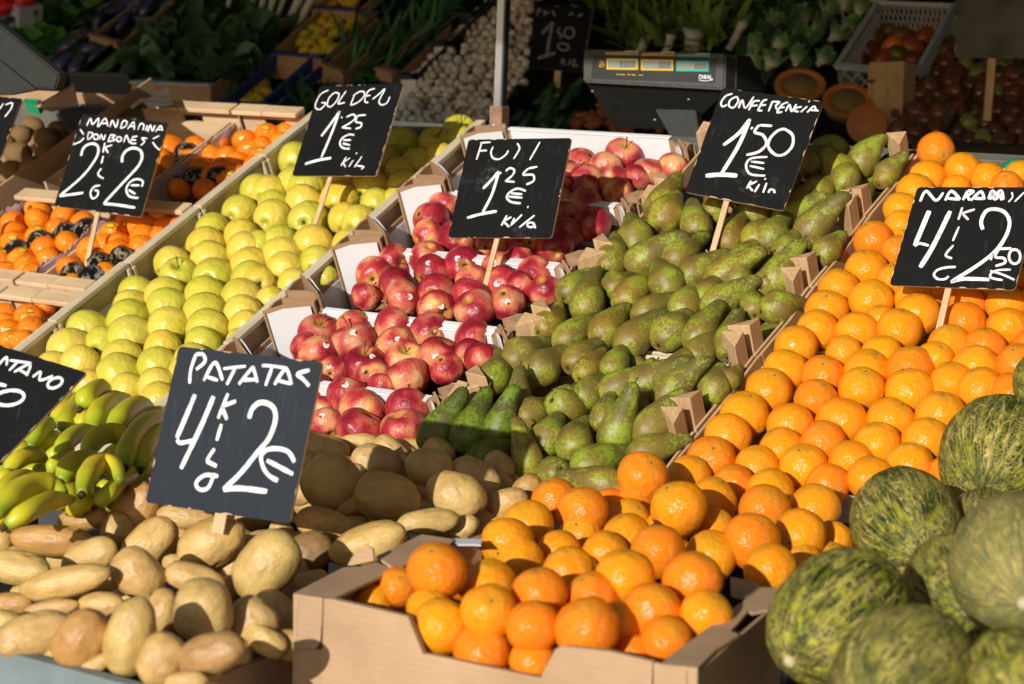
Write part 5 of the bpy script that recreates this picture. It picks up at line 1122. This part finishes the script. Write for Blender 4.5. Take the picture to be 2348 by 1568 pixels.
# ------------------------------------------------------------------ melons
def melon_me(i):
    sd_ = Vector((i*9.1, 3, 1)); prof = [(math.sin(math.pi*(k+.1)/28.2)**.93, -1.32*math.cos(math.pi*(k+.1)/28.2)) for k in range(29)]
    vs, fs = lathe(prof, 40, fn=lambda p, th: p*(1+.05*noise.noise(p*.9+sd_)+.008*math.cos(10*th))); return mk('melon', vs, fs, M_MELON, True)
MM = [melon_me(i) for i in range(3)]
_s = lathe([(.0, 1.27), (.12, 1.30), (.10, 1.36), (.075, 1.40), (.0, 1.405)], 10); MST = mk('stem_scar', _s[0], _s[1], simple('melon_stem_scar', (.52, .42, .24), .8, .2, 20), True)
mel = [(1922, 1415, 152, 1808, 1518, .07, (.10, .13, .015), .0, 'yellow green streaked melon touching the cardboard box', True),
 (2068, 1550, 158, 1960, 1650, .10, (.06, .07, .022), .6, 'dark brownish green melon at the bottom edge of the melon heap', True),
 (2076, 1205, 130, 2030, 1130, .05, (.03, .05, .015), .4, 'dark green melon lying against the oranges', False),
 (2285, 1045, 136, 2249, 1132, .07, (.03, .055, .015), .35, 'netted dark melon with pale stem stub pointing down, upper right', True),
 (2190, 1350, 128, 2218, 1402, .06, (.06, .08, .02), .3, 'netted melon with a round pale stem scar in the middle of the heap', True),
 (2335, 1295, 165, 2348, 1385, .15, (.19, .18, .07), .85, 'pale netted melon nearest the camera at the right edge', True),
 (2320, 1545, 105, 2345, 1610, .12, (.13, .16, .015), .1, 'small bright green and yellow melon in the bottom right corner', True),
 (2395, 880, 75, 2400, 940, .08, (.05, .08, .015), .4, 'sliver of a netted melon at the right edge beside the oranges', True),
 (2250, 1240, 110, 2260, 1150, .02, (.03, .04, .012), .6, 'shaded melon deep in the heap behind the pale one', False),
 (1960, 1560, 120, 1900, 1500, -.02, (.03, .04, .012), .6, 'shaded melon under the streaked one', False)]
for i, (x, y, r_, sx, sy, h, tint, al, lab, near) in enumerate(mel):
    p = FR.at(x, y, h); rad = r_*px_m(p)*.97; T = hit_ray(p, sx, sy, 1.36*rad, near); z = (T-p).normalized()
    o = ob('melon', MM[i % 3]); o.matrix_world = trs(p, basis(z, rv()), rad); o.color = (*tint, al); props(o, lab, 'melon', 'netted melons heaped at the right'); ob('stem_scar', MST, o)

# ------------------------------------------------------------------ far stall in the shade
bs = empty('far_display', BP.mat(0, 0, 0), label='dark sloping bench of the far stall under its vegetables', cat='bench')
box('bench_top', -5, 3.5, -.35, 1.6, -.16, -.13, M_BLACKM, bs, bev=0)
fb_ = boxes('bench_front', [(-7, 3.5, BP.mat(0, -.35, 0).translation.y-.01, BP.mat(0, -.35, 0).translation.y+.03, 0, BP.mat(0, -.35, -.14).translation.z)], M_WDARK, bs); fb_.matrix_parent_inverse = Matrix.Identity(4); fb_.matrix_local = BP.mat(0, 0, 0).inverted()
def b4(c, r, x, y): return tq(c, r, x, y)
def veglump(name, me, c, r, x, y, hl, hw, ang, h, cat, label, grp, tilt=0, col=(1, 1, 1)):
    xx, yy = tq(c, r, x, y); o = lump(name, me, xx, yy, hl/4, hw/4, ang, h, BP, cat, tilt, col); props(o, label, None, grp); return o
def egg_fn(q): k = 1-.28*q.x*(1 if q.x > 0 else .4); return Vector((q.x, q.y*k, q.z*k))
EG = blob('aubergine', M_EGG, IV3, IF3, .06, 1, 5, egg_fn)
CAP = mk('green_cap', *tube([Vector((.8, 0, 0)), Vector((.95, 0, 0)), Vector((1.12, 0, 0)), Vector((1.25, .05, 0))], [.5, .42, .16, .12], 8), M_CUC, True)
lst = []
for (x, y, hl, hw, an) in ((890,190,125,62,72),(1080,80,180,52,20),(1125,200,110,52,62),(1335,90,115,62,60),(600,440,115,62,30),(565,590,120,72,48),(850,440,135,60,18),(705,610,110,66,62),(885,520,120,55,42),(440,570,80,55,40),(1000,250,80,50,45),(1210,120,120,55,50),(780,250,90,45,78),(960,60,120,50,30),(1180,20,140,50,15),(760,330,120,45,20),(640,370,120,40,20),(1240,30,120,50,40)):
    o = veglump('aubergine', EG, 0, 0, x, y, hl, hw, an, .02, 'aubergine', None, 'aubergines on the far stall', random.uniform(-20, 20)); ob('green_cap', CAP, o); lst.append((o, 'dark purple aubergine'))
rows_label(lst, BP, 'on the far stall', .12)
CU = blob('cucumber', M_CUC, IV3, IF3, .06, 1, 8, lambda q: Vector((q.x, q.y+.12*q.x*q.x*3, q.z)))
lst = []
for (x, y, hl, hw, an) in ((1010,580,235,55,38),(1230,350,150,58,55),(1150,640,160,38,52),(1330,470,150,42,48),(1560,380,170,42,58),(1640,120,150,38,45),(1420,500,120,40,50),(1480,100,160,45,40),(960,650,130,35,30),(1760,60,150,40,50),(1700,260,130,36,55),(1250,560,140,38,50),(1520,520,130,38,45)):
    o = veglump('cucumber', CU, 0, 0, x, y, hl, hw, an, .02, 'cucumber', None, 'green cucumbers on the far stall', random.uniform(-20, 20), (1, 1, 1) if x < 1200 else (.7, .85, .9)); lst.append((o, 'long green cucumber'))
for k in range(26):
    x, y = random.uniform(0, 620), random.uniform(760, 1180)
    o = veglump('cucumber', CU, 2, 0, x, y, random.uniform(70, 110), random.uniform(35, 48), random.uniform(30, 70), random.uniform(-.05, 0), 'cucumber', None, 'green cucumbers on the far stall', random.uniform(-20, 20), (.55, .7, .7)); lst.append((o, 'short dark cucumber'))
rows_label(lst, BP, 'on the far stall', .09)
SW = blob('sweet_potato', M_SWEET, IV3, IF3, .2, 1.2, 4)
lst = []
for k in range(30):
    x, y = random.uniform(540, 1400), random.uniform(930, 1290)
    if y < 1500-x*.9+30: continue
    o = veglump('sweet_potato', SW, 2, 0, x, y, random.uniform(60, 100), random.uniform(34, 46), random.uniform(-10, 60), random.uniform(-.04, .0), 'sweet potato', None, 'sweet potatoes behind the scale'); lst.append((o, 'brown orange sweet potato'))
rows_label(lst, BP, 'behind the scale', .08)
LM = blob('lemon', M_LEM, IV3, IF3, .05, 2, 2, lambda q: Vector((q.x*(1+.25*abs(q.x)**6), q.y, q.z)))
lst = []
for (x, y) in ((520,200),(600,300),(685,235),(560,345),(450,320),(800,285),(885,210),(745,205),(640,440),(560,465),(450,460),(820,20),(700,30),(890,20),(760,-20),(600,20),(640,380),(720,310),(540,260),(860,250),(420,380),(700,450),(380,320),(650,180),(930,180),(500,400),(610,210),(70,750),(30,820),(140,920),(370,780),(280,810),(-60,860),(-110,800),(-150,870),(20,900),(90,840),(-40,930),(220,900),(-90,920)):
    o = veglump('lemon', LM, 1, 0, x, y, 62, 50, random.uniform(-40, 60), .02 if y < 600 else -.02, 'lemon', None, 'lemons on the far stall', 0, (1, 1, 1) if random.random() < .8 else (.75, .95, .7)); lst.append((o, 'yellow lemon'))
rows_label(lst, BP, 'on the far stall', .09)
# mushrooms
def mush():
    prof = [(0.02, -.70), (.30, -.68), (.34, -.5), (.78, -.52), (.97, -.2), (1, .1), (.9, .45), (.66, .72), (.36, .88), (.02, .94)]
    vs, fs = lathe(prof, 14, fn=lambda p, th: p*(1+.08*noise.noise(p*1.5))); me = mk('mushroom', vs, fs, [M_MUSH, M_MUSHS], True)
    for p in me.polygons:
        if p.center.z < -.45: p.material_index = 1
    return me
MU = mush()
poly = [(1240,1120),(1450,700),(1640,480),(1800,350),(1950,150),(2080,20),(2120,-40),(2640,-40),(2540,60),(2510,420),(2480,760),(2330,900),(2170,1110)]
def inside(x, y, P_):
    c = False; j = len(P_)-1
    for i in range(len(P_)):
        if (P_[i][1] > y) != (P_[j][1] > y) and x < (P_[j][0]-P_[i][0])*(y-P_[i][1])/(P_[j][1]-P_[i][1])+P_[i][0]: c = not c
        j = i
    return c
y = -20; row = 0
while y < 1120:
    x = 1180+(row % 2)*42
    while x < 2640:
        xx, yy = x+random.uniform(-20, 20), y+random.uniform(-14, 14)
        if inside(xx, yy, poly):
            a, b = tq(1, 0, xx, yy); p = BP.at(a, b, .02+.035*noise.noise(Vector((xx*.004, yy*.004, 0)))+random.uniform(-.01, .012)); o = ob('mushroom', MU)
            o.matrix_world = trs(p, basis(BP.n*.7+rv()), random.uniform(42, 56)/4*px_m(p)); t = random.uniform(.85, 1.05); o.color = (t, t*.98, t*.97, 1)
            props(o, 'small white mushroom in the big heap behind the pole', 'mushroom', 'white mushrooms heaped on the far stall')
        x += 84
    y += 56; row += 1
# brown tomatoes
KT = blob('brown_tomato', M_KUM, IV3, IF3, .05, 1.2, 6); TB = mk('tomato_calyx', *tube([Vector((0, 0, .93)), Vector((0, 0, 1.03))], [.3, .22], 7), M_CUC)
poly = [(1150,1400),(1120,1150),(1180,980),(1300,830),(1400,700),(1540,520),(1600,400),(1720,380),(1735,500),(2500,500),(2500,1340),(2100,1400)]
y, row, lst = 330, 0, []
while y < 1420:
    x = 1020+(row % 2)*95
    while x < 2480:
        xx, yy = x+random.uniform(-35, 35), y+random.uniform(-20, 20)
        if inside(xx, yy, poly):
            a, b = tq(3, 0, xx, yy); p = BP.at(a, b, random.uniform(-.01, .03)); o = ob('brown_tomato', KT); o.matrix_world = trs(p, basis(BP.n+rv()*.8), random.uniform(98, 124)/4*px_m(p)); o.scale.z *= .86
            gr = random.random() < .06; o.color = (1.6, 5, 2.2, 1) if gr else (random.uniform(.8, 1.2),)*3+(1,)
            o['category'] = 'tomato'; o['group'] = 'brown tomatoes on the far stall'; ob('calyx', TB, o); lst.append((o, 'greenish tomato' if gr else 'dark brown tomato'))
        x += 180
    y += 88; row += 1
rows_label(lst, BP, 'on the far stall', .07)
# white mesh crate of mangoes
c0 = BP.at(*tq(3, 0, 640, 640), .02)
wc = empty('mesh_crate', Matrix.Translation(c0), label='white plastic mesh crate of mangoes tilted on the far stall', cat='crate')
def cp(x, y, h=.06): return BP.at(*tq(3, 0, x, y), h)-c0
A, B, C_, D_ = cp(630, 610), cp(1370, 665), cp(1700, 60), cp(1000, 30); M_CRW = simple('white_crate_plastic', (.40, .43, .50), .5, .1)
def bars(name, segs, rad, mat, par):
    vs, fs = [], []
    for a, b in segs:
        v2, f2 = tube([a, b], [rad, rad], 5); n0 = len(vs); vs += v2; fs += [tuple(i+n0 for i in f) for f in f2]
    return ob(name, mk(name, vs, fs, mat), par)
for a, b in ((A, B), (B, C_), (C_, D_), (D_, A)): bars('rim', [(a, b)], .011, M_CRW, wc)
def lattice(name, a, b, dep, n_):
    a2, b2 = a-BP.n*dep, b-BP.n*dep; segs = [(a2, b2)]
    for k in range(-3, n_): 
        for s_ in (1, -1):
            t0, t1 = k/n_, (k+3)/n_
            if s_ < 0: t0, t1 = t1, t0
            f0, f1 = max(0, min(1, t0)), max(0, min(1, t1)); g0 = (f0-t0)/(t1-t0); g1 = (f1-t0)/(t1-t0)
            segs.append((a.lerp(b, f0).lerp(a2.lerp(b2, f0), g0), a.lerp(b, f1).lerp(a2.lerp(b2, f1), g1)))
    bars(name, segs, .0028, M_CRW, wc)['kind'] = 'thing'
lattice('back_mesh', D_, C_, .14, 16); lattice('side_mesh', A, D_, .14, 22); lattice('side_mesh', B, C_, .14, 22); lattice('front_mesh', A, B, .13, 6)
MG = blob('mango', M_MANGO, IV3, IF3, .06, 1, 3); lst = []
for (x, y, t) in ((970,350,(.7,1,.8)),(1150,420,(2.2,1.6,1)),(1330,440,(1.2,.8,.8)),(920,470,(.8,.4,.8)),(1520,240,(1.3,1,.8)),(1330,260,(.4,1.2,.7)),(1200,510,(.3,1,.7)),(1430,190,(.6,1.3,.6)),(1050,540,(.9,.5,.6)),(1440,340,(.9,.6,.6)),(820,540,(.7,.4,.5)),(1350,560,(.6,.4,.4)),(1230,330,(.5,.7,.5)),(1120,270,(.4,.8,.5)),(1560,120,(.9,1.2,.6))):
    o = veglump('mango', MG, 3, 0, x, y, 115, 90, random.uniform(-40, 50), -.03, 'mango', None, 'mangoes in the mesh crate', 0, t); lst.append((o, 'yellowish mango' if t[0] > 2 else 'green mango' if t[1] > 1 else 'dark red mango'))
rows_label(lst, BP, 'in the mesh crate', .09)
# halved papayas / pumpkins
def half(name, label, c, r, x, y, rx, tilt_dir, cav=True):
    p = BP.at(*tq(c, r, x, y), .06); k = px_m(p)*rx/4; zf = tilt_dir.normalized()
    t = empty(name, trs(p, basis(zf, cR), 1), label=label, cat='halved squash', group='halved squashes on the far stall')
    prof = [(math.sin(a), -math.cos(a)*.95) for a in [math.pi/2*(q+.05)/10 for q in range(11)]]
    vs, fs = lathe([(r_*k, z*k) for r_, z in prof], 28); ob('rind', mk('rind', vs, fs, M_PAP, True), t)
    pr = [(k*.99, .001), (k*.72, .004), (k*.68, -.004 if cav else .005)] + ([(k*.62, -.02), (k*.4, -.05), (k*.02, -.06)] if cav else [(k*.3, .006), (k*.02, .007)])
    vs, fs = [], []
    for r_, z in pr:
        for q in range(28): th = 2*math.pi*q/28; vs.append(Vector((r_*math.cos(th), r_*math.sin(th), z)))
    for i in range(len(pr)-1):
        for q in range(28): q2 = (q+1) % 28; fs.append((i*28+q, i*28+q2, (i+1)*28+q2, (i+1)*28+q))
    me = mk('flesh', vs, fs, [M_PAPF, M_PAPC], True)
    for i, pp in enumerate(me.polygons): pp.material_index = 1 if cav and i >= 2*28 else 0
    ob('flesh', me, t)
half('halved_squash', 'halved orange squash with dark hollow, partly behind the pear sign', 3, 0, 295, 775, 235, Vector((.25, -.55, .75)))
half('halved_squash', 'halved orange squash with dark hollow in front of the mesh crate', 3, 0, 730, 915, 232, Vector((.25, -.6, .75)))
half('halved_squash', 'solid cut orange squash piece with smooth bright flesh', 3, 0, 905, 1140, 185, Vector((.5, -1.6, .3)), False)
wb = BP.at(*tq(3, 0, 1120, 860), .05); o = box('wooden_block', -.055, .055, -.03, .04, -.11, .085, M_WPOST, None, None); o.matrix_world = trs(wb, basis(Vector((-.05, .1, 1)), Vector((1, -.1, 0))), 1); props(o, 'upright wooden block between the squashes and brown tomatoes', 'wood block')
# leaves, lettuces, leeks
def leaf(vs, fs, al, p, d, up_, ln, wd_, curl, n_=5):
    d = d.normalized(); s_ = d.cross(up_).normalized(); nn = s_.cross(d); b0 = len(vs)
    for i in range(n_+1):
        t = i/n_; c = p+d*ln*t+nn*curl*ln*t*t; w_ = wd_*(math.sin(math.pi*min(1, .12+.83*t))**.7); j = .12*w_*random.uniform(-1, 1)
        vs += [c-s_*w_+nn*(w_*.35+j), c, c+s_*w_+nn*(w_*.35-j)]; al += [t, t, t]
    for i in range(n_):
        a = b0+3*i; fs += [(a, a+1, a+4, a+3), (a+1, a+2, a+5, a+4)]
def leafmesh(name, mat, gen):
    vs, fs, al = [], [], []; gen(vs, fs, al); me = mk(name, vs, fs, mat, True); at = me.attributes.new('along', 'FLOAT', 'POINT'); at.data.foreach_set('value', al); return me
def lettuce_gen(vs, fs, al):
    for k in range(46):
        a = random.uniform(0, 6.28); t = random.random()**.7; d = Vector((math.cos(a)*t, math.sin(a)*t, 1.25-t*.6)); leaf(vs, fs, al, Vector((math.cos(a)*.08, math.sin(a)*.08, -.7)), d, Vector((-math.cos(a), -math.sin(a), .2)), random.uniform(1.1, 1.7), random.uniform(.26, .44), random.uniform(-.1, .25), 7)
LT = [leafmesh('lettuce', M_LETT, lettuce_gen) for _ in range(3)]; RB = mk('root_end', *lathe([(.02, -.95), (.2, -.93), (.26, -.8), (.3, -.6), (.1, -.4)], 10), simple('lettuce_root_end', (.55, .52, .38), .6, .1), True)
lst = []
for (x, y) in ((330,150),(560,95),(850,60),(640,310),(270,510),(520,520),(110,400),(40,560),(400,330),(180,60),(760,230),(60,190),(480,200),(700,40),(-120,420),(-140,560),(330,400),(980,20),(-60,290)):
    p = BP.at(*tq(3, 0, x, y), .03); o = ob('lettuce', random.choice(LT)); o.matrix_world = trs(p, basis(Vector((.25, .5, .9))+rv()*.35), 118/4*px_m(p)); o['category'] = 'lettuce'; o['group'] = 'pale lettuces on the far stall'; t = random.uniform(.8, 1.2); o.color = (t, t, t, 1)
    ob('root_end', RB, o); lst.append((o, 'green lettuce with pale ribs'))
rows_label(lst, BP, 'on the far stall', .12)
def field(name, label, cat, mat, polyg, c, n_, ln, wd_, hh, seedv, curl=.3, dirv=None):
    random.seed(seedv); xs = [q[0] for q in polyg]; ys = [q[1] for q in polyg]
    o0_ = BP.at(*tq(c, 0, sum(xs)/len(xs), sum(ys)/len(ys)), 0)
    def gen(vs, fs, al):
        k = 0
        while k < n_:
            x, y = random.uniform(min(xs), max(xs)), random.uniform(min(ys), max(ys))
            if not inside(x, y, polyg): continue
            k += 1; p = BP.at(*tq(c, 0, x, y), random.uniform(-.05, hh))-o0_; d = (rv() + (dirv if dirv else Vector((0, -.4, .5)))).normalized()
            leaf(vs, fs, al, p, d, (BP.n+rv()*.4).normalized(), random.uniform(.6, 1.2)*ln, random.uniform(.6, 1.2)*wd_, random.uniform(-curl, curl), 4)
    o = ob(name, leafmesh(name, mat, gen)); o.location = o0_; props(o, label, cat, kind='stuff'); return o
field('spinach_leaves', 'loose spinach leaves heaped left of the aubergines', 'spinach', M_LEAF, [(0,-60),(1000,-60),(860,150),(720,300),(440,500),(400,560),(340,520),(60,260),(0,100)], 0, 420, .10, .035, .04, 3)
field('cabbage_leaves', 'dark cabbage leaves heaped above the white edged box', 'cabbage', M_LEAFD, [(1300,740),(1330,600),(1700,330),(1900,220),(2300,240),(2600,400),(2500,560),(2280,740),(1950,760)], 0, 420, .12, .05, .04, 4)
field('fennel_fronds', 'yellow green fennel fronds behind the scale', 'fennel', M_LEAFY, [(1050,470),(700,60),(640,-60),(2400,-60),(2347,120),(2000,300),(1900,470)], 2, 560, .13, .014, .06, 5, .4, Vector((0, -.5, .9)))
field('green_beans', 'long green beans heaped left of the mushrooms', 'green beans', M_LEAFD if False else leafm('green_bean', (.02, .09, .03), (.05, .17, .05)), [(680,560),(750,400),(1000,330),(1480,300),(1560,80),(1500,-60),(1960,-60),(1850,120),(1640,330),(1480,520),(1260,700),(1080,760),(820,690)], 1, 520, .14, .007, .04, 6, .35, Vector((.5, .5, 0)))
field('beet_greens', 'dark leafy greens in the lower box beside the lemons', 'greens', M_LEAFD, [(380,1030),(420,930),(560,840),(700,900),(560,1040)], 1, 60, .09, .02, .02, 8)
field('dark_leaves', 'dark leaves right of the fennel, behind the lettuces', 'leafy greens', M_LEAFD, [(1900,470),(1960,250),(2300,40),(2700,0),(2700,620),(2400,640),(2150,600)], 2, 160, .12, .03, .0, 9)
random.seed(21)
LK = mk('leek', *tube([Vector((-1, 0, 0)), Vector((-.3, 0, 0)), Vector((.4, .05, 0)), Vector((1, .1, 0))], [.9*.5, .5, .52, .7], 10), M_WHITE, True)
def leek_me():
    def gen(vs, fs, al):
        for k in range(7): leaf(vs, fs, al, Vector((.5, 0, 0)), Vector((1, random.uniform(-.35, .35), random.uniform(-.1, .4))), Vector((0, 0, 1)), random.uniform(.9, 1.4), .14, .1)
    return leafmesh('leaves', M_LEEK, gen)
LKL = leek_me(); M_LKW = simple('leek_white', (.50, .52, .46), .5, .15, 8); LK.materials.clear(); LK.materials.append(M_LKW)
for i, (c, x, y, hl, hw, an, lab) in enumerate(((0,2080,120,150,24,70,'slim white leek, leftmost of the bundle above the white tray'),(0,2180,110,150,26,72,'white leek second from the left above the white tray'),(0,2290,110,150,28,70,'white leek third from the left above the white tray'),
  (1,40,110,150,26,70,'white leek fourth from the left above the white tray'),(1,130,100,160,30,68,'thick white leek fifth from the left above the white tray'),(1,330,130,190,34,58,'long white leek lying diagonally beside the lemon box'),(1,450,110,210,38,56,'longest white leek touching the lemon box'),(1,230,60,150,26,64,'white leek behind the diagonal pair'),
  (2,1685,170,150,48,84,'pale fennel stalk standing bright above the scale'),(2,1670,370,90,90,80,'white fennel bulb just above the scale top'),(2,1220,380,110,50,60,'pale fennel stalk behind the left end of the scale'),(2,1370,260,100,26,75,'thin pale fennel stalk above the scale displays'),(2,2060,330,130,40,60,'bluish white stalk above the right end of the scale'),(2,1440,400,80,40,70,'short pale fennel base above the middle display'))):
    o = veglump('leek' if c != 2 else 'fennel_stalk', LK, c, 0, x, y, hl, hw*1.9, an, .05, 'leek' if c != 2 else 'fennel', lab, None, -25, (1, 1, 1)); ob('leaves', LKL, o)
# boxes, trays and printed cartons of the far stall
def slab(name, label, cat, c, pts, h, dep, mat, vec=None, par=None, grp=None):
    P_ = [BP.at(*tq(c, 0, x, y), h) for x, y in pts]; o = solid(name, P_, vec if vec is not None else -BP.n*dep, mat); props(o, label, cat, grp); return o
def carton(c, x0, y0, x1, y1, hpx, label, lip, front, grp='cartons on the far stall', h=.05):
    """box front seen from the aisle: lip edge at the top, face below, sides running back"""
    a, b = BP.at(*tq(c, 0, x0, y0), h), BP.at(*tq(c, 0, x1, y1), h); t = empty('produce_box', Matrix.Translation(a), label=label, cat='box', group=grp)
    e = b-a; dz = Vector((0, 0, -hpx/4*px_m(a))); bkv = BP.v*.34
    pan('front_wall', [Vector((0, 0, 0)), e, e+dz, dz], Vector((0, .008, 0)), front, t)
    for q in (Vector((0, 0, 0)), e-Vector((.008, 0, 0))): pan('side_wall', [q+Vector((0, .009, 0)), q+bkv, q+bkv+dz, q+dz+Vector((0, .009, 0))], Vector((.008, 0, 0)), front, t)
    pan('printed_lip', [Vector((0, -.012, .001)), e+Vector((0, -.012, .001)), e+Vector((0, .02, .008)), Vector((0, .02, .008))], Vector((0, 0, .006)), lip, t)
    return t
M_LIPW = simple('pale_tray_lip', (.42, .44, .50), .6, .1)
carton(0, 1205, 765, 1935, 800, 190, 'brown box with a pale lip under the dark cabbage', M_LIPW, M_CARDD)
carton(0, 1900, 170, 2340+240, 205, 60, 'pale edged tray under the white leeks', M_LIPW, M_CARDD)
carton(1, 100, 495, 605, 545, 210, 'blue edged carton of lemons, front face of brown card', M_BLUEC, M_CARDD)
carton(1, 510, 80, 925, 110, 80, 'upper blue edged carton of lemons', M_BLUEC, M_CARDD)
carton(0, 1990, 960, 2347, 975, 120, 'lower blue carton of lemons behind the yellow apple sign', M_BLUEC, M_BLUEC)
carton(1, 0, 975, 160, 990, 120, 'small blue printed box corner below the lemons', M_BLUEC, M_BLUEC)
carton(1, 610, 610, 800, 680, 150, 'brown card box corner under the green beans', M_CARDD, M_CARDD)
carton(1, 1100, 640, 1300, 690, 90, 'brown card edge right of the green beans', M_CARDD, M_CARDD)
carton(0, 640, 690, 1190, 705, 300, 'black plastic crate under the aubergines and cucumbers', M_GREYP, M_BLACKP)
carton(0, 1250, 180, 1740, 195, 60, 'black plastic crate rim above the cucumbers', M_GREYP, M_BLACKP)
carton(0, 820, 330, 1080, 410, 40, 'brown cardboard divider between the aubergines', M_CARDD, M_CARDD)
carton(3, 1480, 1340, 2400, 1375, 260, 'weathered dark board below the brown tomatoes', M_WDARK, M_WDARK)
# black crates along the mushroom heap with white labels
for (x, y, lab) in ((1550, 400, 'black crate with a white tag, middle of the mushroom edge'), (1250, 700, 'black crate with a white tag, lowest beside the mushrooms'), (1780, 130, 'black crate at the top of the mushroom edge')):
    t = carton(1, x, y, x+190, y+12, 300, lab, M_BLACKP, M_BLACKP, 'black crates beside the mushrooms')
    if x < 1700:
        a = t.matrix_world.translation; pan('tag', [Vector((.04, -.006, -.01)), Vector((.10, -.006, -.008)), Vector((.09, -.006, -.10)), Vector((.035, -.006, -.10))], Vector((0, -.001, 0)), M_WHITE, t)
t = BP.at(*tq(0, 0, 210, 190), .08); o = box('carton', -.07, .06, -.05, .05, -.08, .07, M_LIPW, None, None); o.matrix_world = trs(t, basis(Vector((.2, -.2, 1)), Vector((1, -.3, 0))), 1); props(o, 'small grey white carton among the spinach at upper left', 'carton')
fd = solid('blue_flap', [BP.at(*tq(0, 0, x, y), .12) for x, y in ((0, 200), (230, 30), (290, 0), (330, -40), (330, 170), (290, 60), (90, 190), (30, 270))], BP.n*-.01, simple('dull_blue_plastic', (.03, .05, .10), .5, .2)); props(fd, 'dull blue plastic strap across the upper left corner', 'strap')
PR = blob('red_pepper', M_PEPR, IV3, IF3, .25, 1.1, 9)
for (x, y, lab) in ((20, 60, 'red pepper in the upper left corner'), (100, 10, 'red pepper right of the corner one, top edge'), (210, 0, 'small piece of red pepper at the top edge')):
    veglump('red_pepper', PR, 0, 0, x, y, 110, 90, 20, .16, 'pepper', lab, 'red peppers')
for (x, y, s_, lab, m_) in ((1260, 20, .08, 'pale wooden box end at the top edge above the lettuces', M_WPALE), (2150, 0, .1, 'bright card strip above the mesh crate', M_WPALE)): pass
